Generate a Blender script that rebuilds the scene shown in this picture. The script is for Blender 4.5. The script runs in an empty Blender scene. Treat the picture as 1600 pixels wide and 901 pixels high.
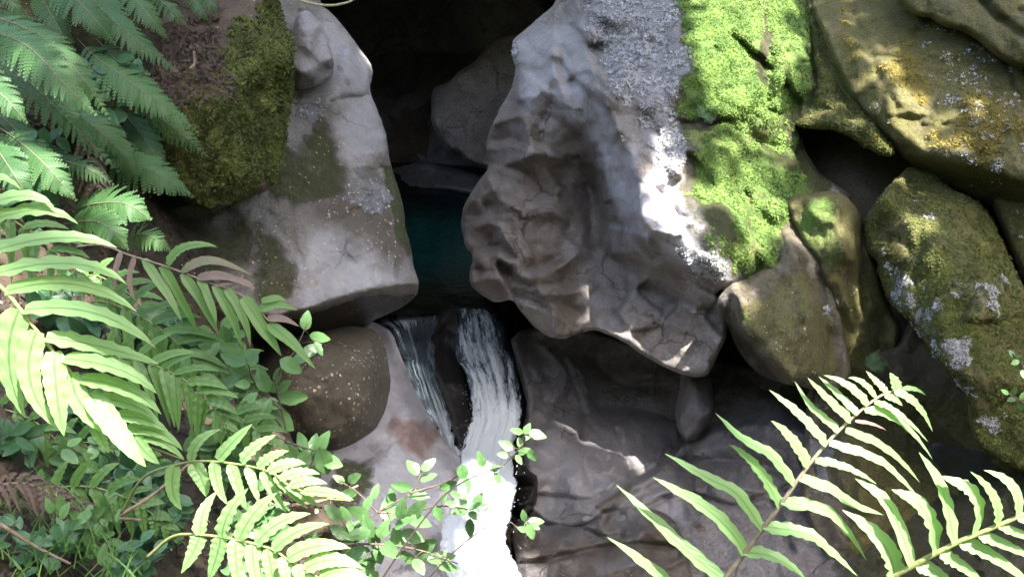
import bpy, math, random
import numpy as np
from mathutils import Vector
from mathutils.geometry import delaunay_2d_cdt
random.seed(7)
rng = np.random.default_rng(11)
scene = bpy.context.scene
COL = scene.collection

# ------------------------------------------------------------------ camera
PITCH = math.radians(20.0)
FPX = 1716.0                      # focal length in photo pixels
CAM = np.array([0.0, 0.0, 1.6])
FW = np.array([0.0, math.cos(PITCH), -math.sin(PITCH)])
UP = np.array([0.0, math.sin(PITCH), math.cos(PITCH)])
RT = np.array([1.0, 0.0, 0.0])

def P(px, py, d):
    """a place in the gorge: bearing read from the photograph, d metres away along the view axis"""
    px = np.asarray(px, float); py = np.asarray(py, float); d = np.asarray(d, float)
    a = (px - 800.0) / FPX * d
    b = -(py - 450.5) / FPX * d
    return CAM + a[..., None] * RT + b[..., None] * UP + d[..., None] * FW

cam_data = bpy.data.cameras.new('camera')
cam_data.sensor_width = 36.0
cam_data.lens = 36.0 * FPX / 1600.0
cam_data.clip_start = 0.05
cam_data.clip_end = 500
cam = bpy.data.objects.new('camera', cam_data)
COL.objects.link(cam)
cam.location = CAM
cam.rotation_euler = (math.radians(90) - PITCH, 0, 0)
scene.camera = cam

# ------------------------------------------------------------------ numpy noise
def _hash(ix, iy, iz, seed):
    h = (ix.astype(np.int64) * 374761393 + iy.astype(np.int64) * 668265263 + iz.astype(np.int64) * 2147483647 + seed * 1274126177) & 0xFFFFFFFF
    h = ((h ^ (h >> 13)) * 1274126177) & 0xFFFFFFFF
    h = ((h ^ (h >> 16)) * 2246822519) & 0xFFFFFFFF
    h = h ^ (h >> 15)
    return (h & 0xFFFFFF) / float(0xFFFFFF)

def vnoise(p, seed=0):
    i = np.floor(p); f = p - i
    f = f * f * f * (f * (f * 6 - 15) + 10)
    i = i.astype(np.int64)
    out = 0
    for dx in (0, 1):
        wx = f[..., 0] if dx else 1 - f[..., 0]
        for dy in (0, 1):
            wy = f[..., 1] if dy else 1 - f[..., 1]
            for dz in (0, 1):
                wz = f[..., 2] if dz else 1 - f[..., 2]
                out = out + wx * wy * wz * _hash(i[..., 0] + dx, i[..., 1] + dy, i[..., 2] + dz, seed)
    return out * 2 - 1

def fbm(p, seed=0, octv=4, gain=0.5):
    a = 1.0; s = 0; t = 0
    for k in range(octv):
        s = s + a * vnoise(p * (2.03 ** k) + 17.3 * k, seed + k); t += a; a *= gain
    return s / t

def worley2(p, seed=0):
    """p (...,2): distance to nearest feature, and id hash"""
    i = np.floor(p)
    best = np.full(p.shape[:-1], 9.0); bid = np.zeros(p.shape[:-1]); sec = np.full(p.shape[:-1], 9.0)
    z = np.zeros(p.shape[:-1])
    for dx in (-1, 0, 1):
        for dy in (-1, 0, 1):
            cx = i[..., 0] + dx; cy = i[..., 1] + dy
            fx = cx + 0.15 + 0.7 * _hash(cx, cy, z, seed); fy = cy + 0.15 + 0.7 * _hash(cx, cy, z + 1, seed)
            dd = np.hypot(p[..., 0] - fx, p[..., 1] - fy)
            m = dd < best
            sec = np.where(m, best, np.minimum(sec, dd))
            bid = np.where(m, _hash(cx, cy, z + 2, seed), bid)
            best = np.where(m, dd, best)
    return best, sec, bid

# ------------------------------------------------------------------ 2-D helpers (bearing space)
def inside(poly, X, Y):
    poly = np.asarray(poly, float)
    r = np.zeros(X.shape, bool)
    x0, y0 = poly[:, 0], poly[:, 1]; x1, y1 = np.roll(x0, -1), np.roll(y0, -1)
    for a, b, c, d in zip(x0, y0, x1, y1):
        if b == d: continue
        m = (b > Y) != (d > Y)
        r ^= m & (X < (c - a) * (Y - b) / (d - b) + a)
    return r

def polydist(pts, X, Y, closed=True):
    pts = np.asarray(pts, float)
    best = np.full(X.shape, 1e9)
    n = len(pts)
    for k in range(n if closed else n - 1):
        a = pts[k]; b = pts[(k + 1) % n]
        ab = b - a; L = ab @ ab + 1e-9
        t = np.clip(((X - a[0]) * ab[0] + (Y - a[1]) * ab[1]) / L, 0, 1)
        best = np.minimum(best, (X - a[0] - t * ab[0]) ** 2 + (Y - a[1] - t * ab[1]) ** 2)
    return np.sqrt(best)

def blur(A, s):
    if s < 0.3: return A
    r = int(3 * s) + 1
    k = np.exp(-np.arange(-r, r + 1) ** 2 / (2 * s * s)); k /= k.sum()
    for ax in (0, 1):
        B = np.pad(A, [(r, r) if i == ax else (0, 0) for i in (0, 1)], mode='edge')
        A = sum(k[j] * np.take(B, range(j, j + A.shape[ax]), axis=ax) for j in range(2 * r + 1))
    return A

def smooth(a, b, x):
    t = np.clip((x - a) / (b - a), 0, 1)
    return t * t * (3 - 2 * t)

def resample(poly, step, closed=True, round_=True):
    p = np.asarray(poly, float)
    if round_:                                    # one Chaikin pass keeps corners crisp but not pointed
        q = np.roll(p, -1, 0)
        p = np.stack([p * 0.82 + q * 0.18, p * 0.18 + q * 0.82], 1).reshape(-1, 2)
    q = np.vstack([p, p[:1]]) if closed else p
    L = np.r_[0, np.cumsum(np.hypot(*np.diff(q, axis=0).T))]
    n = max(8, int(L[-1] / step))
    t = np.linspace(0, L[-1], n, endpoint=not closed)
    return np.stack([np.interp(t, L, q[:, 0]), np.interp(t, L, q[:, 1])], 1)

CH = ['moss', 'lich', 'brown', 'wet', 'green', 'ochre', 'speck', 'pale']  # wet also carries shade painted on overhanging faces

def set_cover(me, arr):
    for nm, k in (('cover', 0), ('growth', 4)):
        at = me.attributes.new(nm, 'FLOAT_COLOR', 'POINT')
        at.data.foreach_set('color', np.ascontiguousarray(arr[:, k:k + 4], dtype=np.float32).ravel())

def mesh(name, V, F, mat, parent=None, smooth_=True, loc=None, cover=None, attrs=None, uv=None):
    V = np.asarray(V, float)
    me = bpy.data.meshes.new(name)
    o = bpy.data.objects.new(name, me)
    org = np.zeros(3)
    if loc is not None: org = np.asarray(loc, float)
    if parent is not None: org = np.array(parent.get('_org', (0, 0, 0)))
    me.from_pydata((V - org).tolist(), [], F if isinstance(F, list) else F.tolist())
    if smooth_: me.polygons.foreach_set('use_smooth', np.ones(len(me.polygons), bool))
    if cover is not None: set_cover(me, cover)
    for k, a in (attrs or {}).items():
        a = np.asarray(a, np.float32)
        if a.ndim == 1:
            at = me.attributes.new(k, 'FLOAT', 'POINT'); at.data.foreach_set('value', a)
        else:
            at = me.attributes.new(k, 'FLOAT_COLOR', 'POINT')
            if a.shape[1] == 3: a = np.c_[a, np.ones(len(a), np.float32)]
            at.data.foreach_set('color', np.ascontiguousarray(a).ravel())
    me.materials.append(mat)
    me.update()
    COL.objects.link(o)
    if parent is not None: o.parent = parent
    else: o.location = org
    o['_org'] = tuple(float(v) for v in org)
    return o

def empty(name, loc):
    o = bpy.data.objects.new(name, None); COL.objects.link(o)
    o.location = loc; o.empty_display_size = 0.1
    o['_org'] = tuple(float(v) for v in loc)
    return o

def tag(o, label=None, cat=None, group=None, kind=None):
    if label: o['label'] = label
    if cat: o['category'] = cat
    if group: o['group'] = group
    if kind: o['kind'] = kind
    return o

# ------------------------------------------------------------------ rock bodies
def cr2(pts):
    p = np.asarray(pts, float)
    for _ in range(1):
        q = np.empty((2 * len(p), 2)); q[0] = p[0]; q[-1] = p[-1]
        q[1:-1:2] = p[:-1] * .75 + p[1:] * .25; q[2:-1:2] = p[:-1] * .25 + p[1:] * .75
        p = q
    return p

def chips(p, seed):
    """flat broken faces: each cell of a loose net has its own level and tilt"""
    i = np.floor(p); best = np.full(p.shape[:-1], 99.0); out = np.zeros(p.shape[:-1]); z = np.zeros(p.shape[:-1])
    for dx in (-1, 0, 1):
        for dy in (-1, 0, 1):
            cx = i[..., 0] + dx; cy = i[..., 1] + dy
            ox = p[..., 0] - (cx + .1 + .8 * _hash(cx, cy, z, seed)); oy = p[..., 1] - (cy + .1 + .8 * _hash(cx, cy, z + 1, seed))
            dd = ox * ox + oy * oy * 1.4
            h = (_hash(cx, cy, z + 2, seed) - .5) + 1.5 * (ox * (_hash(cx, cy, z + 3, seed) - .5) + oy * (_hash(cx, cy, z + 4, seed) - .5))
            m = dd < best; best = np.where(m, dd, best); out = np.where(m, h, out)
    return out

class Rock:
    def __init__(s, outline, ctrl, step=3.4, soft=5, edge=(22, .22), noise=(), scallop=(), cracks=(), bumps=(), rough_edge=2.5,
                 masks=(), thick=1.2, seed=0, chisel=.035, facet_film=True, folds=(), chip=((.05, 72), (.008, 34))):
        s.step = step; s.seed = seed
        ol = resample(outline, step * 1.15)
        cen = ol.mean(0)
        # worn, uneven silhouette
        nrm = np.roll(ol, -1, 0) - np.roll(ol, 1, 0); nrm = np.c_[nrm[:, 1], -nrm[:, 0]]; nrm /= np.linalg.norm(nrm, axis=1)[:, None] + 1e-9
        n3 = np.c_[ol / 38.0, np.full(len(ol), seed * 3.1)]
        ol = ol + nrm * (fbm(n3, seed, 4, .6) * rough_edge)[:, None]
        s.ol = ol
        pad = 4
        x0, y0 = ol.min(0) - pad * step; x1, y1 = ol.max(0) + pad * step
        gs = step
        s.x0, s.y0, s.gs = x0, y0, gs
        gx = np.arange(x0, x1 + gs, gs); gy = np.arange(y0, y1 + gs, gs)
        X, Y = np.meshgrid(gx, gy)
        s.X, s.Y = X, Y
        D = s.tri(np.asarray(ctrl, float), X, Y)
        D = blur(D, soft / gs)
        dm = float(np.median([c[2] for c in ctrl]))
        M = np.stack([(X - 800) / FPX * dm, (Y - 450) / FPX * dm, D * 0.6], -1)      # metres
        s.M = M
        for amp, scale, octv in noise:
            D = D + amp * fbm(M / scale, seed + 5, octv, .52)
        fac = []
        if chisel:
            q = M / .34 + .35 * np.stack([fbm(M / .3, seed + 61, 2), fbm(M / .3, seed + 62, 2), 0 * X], -1)
            rd_ = 1 - np.abs(fbm(q, seed + 63, 4, .5)) * 2
            D = D - chisel * (smooth(.35, 1, rd_) - .3) + chisel * .55 * fbm(M / .11, seed + 64, 4, .55)
        for amp, cell, poly, wd in scallop:        # water-worn dishes with sharp ribs between
            W = np.stack([X, Y * 1.0], -1) / cell
            w = 0.33 * np.stack([fbm(M / (cell * dm / FPX * 1.6), seed + 31, 2), fbm(M / (cell * dm / FPX * 1.6), seed + 37, 2)], -1)
            f1, f2, ids = worley2(W + w, seed + 3)
            sc = np.clip(f1, 0, 1.2) ** 2 * 1.3 + 0.25 * ids
            f1b, _, idb = worley2((W + w) * 2.3 + 5, seed + 4)
            sc = sc + 0.22 * np.clip(f1b, 0, 1.2) ** 2
            m = smooth(-wd, wd, np.where(inside(poly, X, Y), 1, -1) * polydist(poly, X, Y))
            D = D - amp * m * (sc - 0.5)
            fac.append((m, ids))
        for amp, cell in chip:
            w = np.stack([fbm(M / (cell * .02), seed + 131, 3), fbm(M / (cell * .02), seed + 137, 3)], -1) * .17
            a_ = math.radians(25 + 13 * seed); R2 = np.array([[math.cos(a_), -math.sin(a_)], [math.sin(a_), math.cos(a_)]])
            fade = smooth(-.25, .35, fbm(M / .5, seed + 141, 3))
            D = D + amp * (.25 + .75 * fade) * blur(chips(np.stack([X, Y], -1) @ R2 / cell * np.array([1, 1.35]) + w, seed + 9), 2.2 / gs)
        for pts, width, dep in cracks:
            jit = np.stack([fbm(M / .13, seed + 51, 3), fbm(M / .13, seed + 52, 3)], -1) * 5
            d = polydist(pts, X + jit[..., 0], Y + jit[..., 1], False)
            D = D + dep * np.exp(-(d / width) ** 2)
        for pts, width, amp in folds:                   # crest (+) and valley (-) lines of carved rock
            jit = np.stack([fbm(M / .16, seed + 53, 3), fbm(M / .16, seed + 54, 3)], -1) * 4
            d = polydist(cr2(pts), X + jit[..., 0], Y + jit[..., 1], False)
            D = D - amp * np.exp(-d / width)
        for bx, by, r, amp in bumps:
            q = ((X - bx) ** 2 + (Y - by) ** 2) / r ** 2
            D = D - amp * np.exp(-q)
        ed = polydist(ol[::2], X, Y)
        s.ed = ed
        t = np.clip(1 - ed / edge[0], 0, 1)
        ee = edge[1] * t ** 2.4
        s.D = D + ee
        # cover
        C = np.zeros(X.shape + (8,))
        jx = fbm(M / .30, seed + 71, 6, .62) * 46; jy = fbm(M / .30, seed + 72, 6, .62) * 46
        for ch, poly, softw, val in masks:
            if poly is None:
                m = np.ones(X.shape)
            else:
                xx = X + jx * min(1, softw / 16); yy = Y + jy * min(1, softw / 16)
                m = smooth(-softw, softw, np.where(inside(poly, xx, yy), 1, -1) * polydist(poly, xx, yy))
            k = CH.index(ch)
            C[..., k] = np.maximum(C[..., k], m * val) if val >= 0 else C[..., k] * (1 + m * val)
        for m, ids in fac:                              # brown film on some of the dishes
            C[..., 2] = np.maximum(C[..., 2], m * np.where(ids > .45, .62, .12)) if facet_film else C[..., 2]
        s.C = C
        # triangulate
        ins = inside(ol, X, Y) & (ed > step * 0.8)
        hx = X + rng.uniform(-.3, .3, X.shape) * step; hy = Y + rng.uniform(-.3, .3, X.shape) * step
        ip = np.stack([hx[ins], hy[ins]], 1)
        allp = np.vstack([ol, ip])
        n = len(ol)
        vs, es, fs, ov, oe, of = delaunay_2d_cdt([Vector(p) for p in allp.tolist()], [], [list(range(n))], 1, 1e-4)
        v2 = np.array([(v.x, v.y) for v in vs])
        idx = {}
        for k, lst in enumerate(ov):
            for q in lst:
                if q < n: idx[q] = k
        loop = [idx[k] for k in range(n) if k in idx]
        d = s.depth(v2[:, 0], v2[:, 1])
        V = P(v2[:, 0], v2[:, 1], d)
        c = s.cov(v2[:, 0], v2[:, 1])
        F = [tuple(f) for f in fs]
        # orientation: front faces look at the camera
        a, b, e = F[0]
        nn = np.cross(V[b] - V[a], V[e] - V[a])
        if nn @ (V[a] - CAM) > 0: F = [f[::-1] for f in F]
        # flank and back
        lp = v2[loop]; ld = d[loop]; lc = c[loop]
        cc = lp.mean(0); prev = loop; base = len(V); Vs = [V]; Cs = [c]
        area = 0.5 * np.sum(lp[:, 0] * np.roll(lp[:, 1], -1) - np.roll(lp[:, 0], -1) * lp[:, 1])
        flip = area > 0
        m = len(loop)
        for k, (tt, ins_) in enumerate(((.06, .004), (.18, .015), (.4, .04), (.7, .1), (1.0, .22))):
            q = lp + (cc - lp) * ins_
            wob = fbm(np.c_[lp / 60.0, np.full(m, k * 2.3)], seed + 91, 3)
            dd = ld * (1 - ins_) + ld.mean() * ins_ + thick * (tt + .1 * wob * min(1, tt * 3))
            ring = P(q[:, 0], q[:, 1], dd)
            ids = list(range(base, base + m)); base += m
            Vs.append(ring); Cs.append(lc)
            for j in range(m):
                j2 = (j + 1) % m
                f = (prev[j], prev[j2], ids[j2], ids[j])
                F.append(f[::-1] if flip else f)
            prev = ids
        Vs.append(P(np.array([cc[0]]), np.array([cc[1]]), np.array([ld.mean() + thick * 1.15]))); Cs.append(lc.mean(0)[None])
        for j in range(m):
            f = (prev[j], prev[(j + 1) % m], base)
            F.append(f[::-1] if flip else f)
        s.V = np.vstack(Vs); s.F = F; s.cover = np.vstack(Cs)
        s.rim = set(loop)

    def tri(s, c, X, Y):
        x0, y0 = X.min() - 30, Y.min() - 30; x1, y1 = X.max() + 30, Y.max() + 30
        add = []
        for q in ((x0, y0), (x1, y0), (x1, y1), (x0, y1), ((x0 + x1) / 2, y0), ((x0 + x1) / 2, y1), (x0, (y0 + y1) / 2), (x1, (y0 + y1) / 2)):
            w = 1 / (((c[:, 0] - q[0]) ** 2 + (c[:, 1] - q[1]) ** 2) ** 1.5 + 1)
            add.append((q[0], q[1], (w * c[:, 2]).sum() / w.sum()))
        c = np.vstack([c, add])
        vs, es, fs, ov, *_ = delaunay_2d_cdt([Vector(p) for p in c[:, :2].tolist()], [], [], 0, 1e-4)
        zz = np.array([c[o[0], 2] for o in ov]); vv = np.array([(v.x, v.y) for v in vs])
        D = np.full(X.shape, float(c[:, 2].mean()))
        for f in fs:
            (ax, ay), (bx, by), (cx, cy) = vv[list(f)]
            det = (by - cy) * (ax - cx) + (cx - bx) * (ay - cy)
            if abs(det) < 1e-9: continue
            l1 = ((by - cy) * (X - cx) + (cx - bx) * (Y - cy)) / det
            l2 = ((cy - ay) * (X - cx) + (ax - cx) * (Y - cy)) / det
            l3 = 1 - l1 - l2
            m = (l1 >= -1e-6) & (l2 >= -1e-6) & (l3 >= -1e-6)
            D[m] = (l1 * zz[f[0]] + l2 * zz[f[1]] + l3 * zz[f[2]])[m]
        return D

    def _bil(s, A, px, py):
        fx = np.clip((np.asarray(px) - s.x0) / s.gs, 0, A.shape[1] - 1.001); fy = np.clip((np.asarray(py) - s.y0) / s.gs, 0, A.shape[0] - 1.001)
        i = fx.astype(int); j = fy.astype(int); u = fx - i; v = fy - j
        if A.ndim == 3: u = u[:, None]; v = v[:, None]
        return (A[j, i] * (1 - u) + A[j, i + 1] * u) * (1 - v) + (A[j + 1, i] * (1 - u) + A[j + 1, i + 1] * u) * v

    def depth(s, px, py): return s._bil(s.D, px, py)
    def cov(s, px, py): return s._bil(s.C, px, py)

    def surf(s, px, py):
        d = s.depth(px, py); e = 2.5
        p = P(px, py, d)
        tx = P(px + e, py, s.depth(px + e, py)) - P(px - e, py, s.depth(px - e, py))
        ty = P(px, py + e, s.depth(px, py + e)) - P(px, py - e, s.depth(px, py - e))
        n = np.cross(ty, tx); n /= np.linalg.norm(n, axis=1)[:, None] + 1e-12
        f = np.sign((n * (CAM - p)).sum(1)); n *= np.where(f == 0, 1, f)[:, None]
        return p, n

    def build(s, name, mat, label=None, cat=None, group=None, kind=None):
        lo = s.V.mean(0).copy(); lo[2] = s.V[:, 2].min()
        o = mesh(name, s.V, s.F, mat, loc=lo, cover=s.cover)
        me = o.data; ev = np.zeros(len(me.edges) * 2, int); me.edges.foreach_get('vertices', ev); ev = ev.reshape(-1, 2)
        isr = np.zeros(len(me.vertices), bool); isr[list(s.rim)] = True
        sh = me.attributes.new('sharp_edge', 'BOOLEAN', 'EDGE'); sh.data.foreach_set('value', isr[ev].all(1))
        tag(o, label, cat, group, kind)
        s.obj = o
        return o
# ------------------------------------------------------------------ materials
class N:
    def __init__(s, name):
        s.m = bpy.data.materials.new(name); s.m.use_nodes = True
        s.t = s.m.node_tree; s.t.nodes.clear()
        s.out = s.n('ShaderNodeOutputMaterial')
    def n(s, t, **kw):
        x = s.t.nodes.new(t)
        for k, v in kw.items(): setattr(x, k, v)
        return x
    def link(s, a, b): s.t.links.new(a, b)
    def put(s, sock, v):
        if v is None: return
        if hasattr(v, 'is_linked') or isinstance(v, bpy.types.NodeSocket): s.link(v, sock)
        else:
            if isinstance(v, (tuple, list)) and len(v) == 3 and sock.type == 'RGBA': v = (*v, 1)
            sock.default_value = v
    def math(s, op, a, b=None, c=None, clamp=False):
        x = s.n('ShaderNodeMath', operation=op, use_clamp=clamp)
        s.put(x.inputs[0], a); s.put(x.inputs[1], b)
        if c is not None: s.put(x.inputs[2], c)
        return x.outputs[0]
    def mix(s, f, a, b, mode='MIX'):
        x = s.n('ShaderNodeMix', data_type='RGBA', blend_type=mode)
        s.put(x.inputs[0], f); s.put(x.inputs[6], a); s.put(x.inputs[7], b)
        return x.outputs[2]
    def noise(s, vec, scale, detail=5, rough=.55, dist=0.0):
        x = s.n('ShaderNodeTexNoise'); s.put(x.inputs['Vector'], vec)
        x.inputs['Scale'].default_value = scale; x.inputs['Detail'].default_value = detail
        x.inputs['Roughness'].default_value = rough; x.inputs['Distortion'].default_value = dist
        return x.outputs['Fac']
    def voro(s, vec, scale, feature='F1', out='Distance', rnd=1.0):
        x = s.n('ShaderNodeTexVoronoi', feature=feature); s.put(x.inputs['Vector'], vec)
        x.inputs['Scale'].default_value = scale; x.inputs['Randomness'].default_value = rnd
        return x.outputs[out]
    def mr(s, v, a, b, c=0.0, d=1.0, smooth=False):
        x = s.n('ShaderNodeMapRange', interpolation_type='SMOOTHSTEP' if smooth else 'LINEAR')
        s.put(x.inputs[0], v)
        for k, q in zip((1, 2, 3, 4), (a, b, c, d)): s.put(x.inputs[k], q)
        return x.outputs[0]
    def attr(s, name):
        x = s.n('ShaderNodeAttribute', attribute_name=name); return x
    def sep(s, col):
        x = s.n('ShaderNodeSeparateColor'); s.link(col, x.inputs[0]); return x.outputs
    def bump(s, h, strength=.5, dist=.02, normal=None):
        x = s.n('ShaderNodeBump'); s.put(x.inputs['Height'], h)
        x.inputs['Strength'].default_value = strength; x.inputs['Distance'].default_value = dist
        if normal is not None: s.link(normal, x.inputs['Normal'])
        return x.outputs[0]
    def obj(s): return s.n('ShaderNodeTexCoord').outputs['Object']

def rock_mat(name, c1, c2, c3=None, moss=((.045, .055, .012), (.10, .105, .028)), veins=0.0, brown=(.075, .057, .042), rough=.78):
    s = N(name); v = s.obj()
    cov = s.attr('cover'); gr = s.attr('growth')
    c = s.sep(cov.outputs['Color']); g = s.sep(gr.outputs['Color'])
    a_moss, a_lich, a_brown, a_wet_shade = c[0], c[1], c[2], cov.outputs['Alpha']
    a_green, a_och, a_speck, a_pale = g[0], g[1], g[2], gr.outputs['Alpha']
    nb = s.noise(v, 1.7, 6, .6, .6); nm = s.noise(v, 9, 6, .65); nf = s.noise(v, 55, 5, .7); nvf = s.noise(v, 240, 2, .6)
    def brk(a, n, lo=.46, hi=.60): return s.mr(s.math('ADD', a, s.math('SUBTRACT', n, .5)), lo, hi)
    col = s.mix(s.mr(nb, .32, .68), c1, c2)
    col = s.mix(s.mr(nm, .35, .75, 0, .55), col, c3 or c2)
    # fine mineral grain
    col = s.mix(1, col, s.mix(s.mr(nf, .28, .72), (.60, .59, .58), (1.34, 1.32, 1.30)), 'MULTIPLY')
    nl2 = s.noise(v, 3.4, 7, .68, 1.2)
    col = s.mix(s.mr(nl2, .50, .68, 0, .75), col, s.mix(1, col, (.62, .56, .49), 'MULTIPLY'))
    # hair cracks, broken along their length
    wv = s.n('ShaderNodeVectorMath', operation='ADD'); nx3 = s.n('ShaderNodeTexNoise'); s.link(v, nx3.inputs['Vector']); nx3.inputs['Scale'].default_value = 2.6; nx3.inputs['Detail'].default_value = 5
    sc3 = s.n('ShaderNodeVectorMath', operation='SCALE'); s.link(nx3.outputs['Color'], sc3.inputs[0]); sc3.inputs['Scale'].default_value = .55
    s.link(v, wv.inputs[0]); s.link(sc3.outputs[0], wv.inputs[1])
    ce = s.voro(wv.outputs[0], 1.5, 'DISTANCE_TO_EDGE')
    crk = s.math('MULTIPLY', s.mr(ce, .002, .013, 1, 0), s.mr(s.noise(v, 1.9, 3), .46, .58))
    col = s.mix(s.math('MULTIPLY', crk, .7), col, s.mix(1, col, (.3, .27, .25), 'MULTIPLY'))
    col = s.mix(s.math('MULTIPLY', a_pale, .85), col, s.mix(s.mr(nm, .3, .7), (.42, .39, .40), (.56, .53, .54)))
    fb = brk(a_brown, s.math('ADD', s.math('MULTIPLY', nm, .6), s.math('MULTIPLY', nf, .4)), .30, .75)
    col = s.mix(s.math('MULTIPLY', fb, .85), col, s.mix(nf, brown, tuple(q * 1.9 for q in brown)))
    # moss films
    nmix = s.math('ADD', s.math('MULTIPLY', nm, .55), s.math('MULTIPLY', nf, .45))
    fm = brk(a_moss, nmix, .38, .62)
    mcol = s.mix(s.mr(nf, .3, .72), moss[0], moss[1])
    mcol = s.mix(s.mr(nm, .5, .72, 0, .7), mcol, (.075, .058, .030))
    mcol = s.mix(s.mr(nl2, .52, .66, 0, .7), mcol, s.mix(nf, (.13, .115, .06), (.30, .265, .16)))
    mcol = s.mix(1, mcol, s.mix(s.mr(s.noise(v, 90, 4, .7), .3, .7), (.55, .55, .55), (1.4, 1.4, 1.4)), 'MULTIPLY')
    col = s.mix(s.math('MULTIPLY', fm, .92), col, mcol)
    fo = brk(a_och, nmix, .45, .58)
    col = s.mix(fo, col, s.mix(s.mr(nf, .3, .7), (.09, .075, .015), (.27, .21, .045)))
    fg = brk(a_green, nmix, .42, .56)
    gcol = s.mix(s.mr(nf, .28, .72), (.05, .10, .018), (.20, .32, .07))
    gcol = s.mix(s.mr(nb, .45, .62, 0, .75), gcol, s.mix(s.mr(nf, .3, .7), (.16, .16, .045), (.36, .36, .14)))
    col = s.mix(fg, col, gcol)
    # pale crusts
    nl = s.math('ADD', s.math('MULTIPLY', s.noise(v, 38, 5, .7), .6), s.math('MULTIPLY', nm, .4))
    fl = brk(a_lich, nl, .46, .60)
    col = s.mix(s.math('MULTIPLY', fl, .9), col, s.mix(s.mr(nvf, .3, .7), (.17, .16, .165), (.46, .44, .45)))
    # fallen flecks
    vd = s.n('ShaderNodeTexVoronoi'); s.link(v, vd.inputs['Vector']); vd.inputs['Scale'].default_value = 48
    vc = s.sep(vd.outputs['Color'])
    rad = s.mr(s.math('POWER', vc[0], 2.0), .0, 1, .10, .48)
    keep = s.math('LESS_THAN', vc[1], s.math('MULTIPLY', a_speck, s.mr(s.noise(v, 5, 4, .6), .42, .62, .04, 1)))
    fs_ = s.math('MULTIPLY', s.math('LESS_THAN', vd.outputs['Distance'], rad), keep)
    col = s.mix(fs_, col, s.mix(vc[2], (.62, .55, .42), (.35, .26, .15)))
    col = s.mix(s.math('MULTIPLY', a_wet_shade, .8), col, s.mix(1, col, (.30, .29, .29), 'MULTIPLY'))
    b = s.n('ShaderNodeBsdfPrincipled')
    s.put(b.inputs['Base Color'], col)
    r = s.mr(a_wet_shade, 0, 1, rough, .22); s.put(b.inputs['Roughness'], r)
    b.inputs['Specular IOR Level'].default_value = .35
    soft = s.math('MAXIMUM', s.math('MAXIMUM', fm, fg), s.math('MAXIMUM', fo, fl))
    h0 = s.bump(s.math('SUBTRACT', 0.0, crk), .6, .02)
    h1 = s.bump(nm, .45, .05, h0)
    h2 = s.bump(nf, .6, .014, h1)
    h3 = s.bump(s.math('MULTIPLY', s.math('ADD', s.noise(v, 130, 3, .7), fs_), s.math('ADD', soft, .12)), .9, .014, h2)
    s.put(b.inputs['Normal'], h3)
    s.link(b.outputs[0], s.out.inputs[0])
    return s.m

def leaf_mat(name, dark, light, back, rough=.42, trans=.35, dead=(.15, .11, .085), rib=.45):
    """attribute leaf: R distance from the midrib, G along the blade, B tint, A browned"""
    s = N(name); v = s.obj()
    at = s.attr('leaf'); c = s.sep(at.outputs['Color']); br = at.outputs['Alpha']
    n = s.noise(v, 35, 3, .6)
    col = s.mix(s.math('ADD', s.math('MULTIPLY', c[2], .75), s.math('MULTIPLY', n, .3), clamp=True), dark, light)
    mid = s.mr(c[0], .03, .16, rib, 1.0)
    x = s.n('ShaderNodeCombineColor')
    for k in range(3): s.link(mid, x.inputs[k])
    colm = s.mix(1, col, x.outputs[0], 'MULTIPLY')
    fd = s.mr(s.math('ADD', br, s.math('SUBTRACT', s.noise(v, 60, 4, .7), .5)), .4, .6)
    dcol = s.mix(n, dead, tuple(q * 1.7 for q in dead))
    colm = s.mix(fd, colm, dcol)
    b = s.n('ShaderNodeBsdfPrincipled')
    s.put(b.inputs['Base Color'], colm); b.inputs['Roughness'].default_value = rough
    b.inputs['Specular IOR Level'].default_value = .45
    vein = s.math('SINE', s.math('MULTIPLY', s.math('ADD', c[1], s.math('MULTIPLY', c[0], .05)), 260.0))
    s.put(b.inputs['Normal'], s.bump(s.math('ADD', s.math('MULTIPLY', vein, .25), n), .25, .003))
    t = s.n('ShaderNodeBsdfTranslucent'); s.put(t.inputs[0], s.mix(fd, s.mix(c[2], back, tuple(min(1, q * 1.5) for q in back)), dcol))
    mx = s.n('ShaderNodeMixShader'); mx.inputs[0].default_value = trans
    s.link(b.outputs[0], mx.inputs[1]); s.link(t.outputs[0], mx.inputs[2])
    s.link(mx.outputs[0], s.out.inputs[0])
    return s.m

def plain_mat(name, a, b, scale=40, rough=.7, bump=.4, dist=.01):
    s = N(name); v = s.obj(); n = s.noise(v, scale, 5, .65)
    p = s.n('ShaderNodeBsdfPrincipled'); s.put(p.inputs['Base Color'], s.mix(s.mr(n, .3, .7), a, b))
    p.inputs['Roughness'].default_value = rough
    s.put(p.inputs['Normal'], s.bump(n, bump, dist)); s.link(p.outputs[0], s.out.inputs[0])
    return s.m
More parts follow.
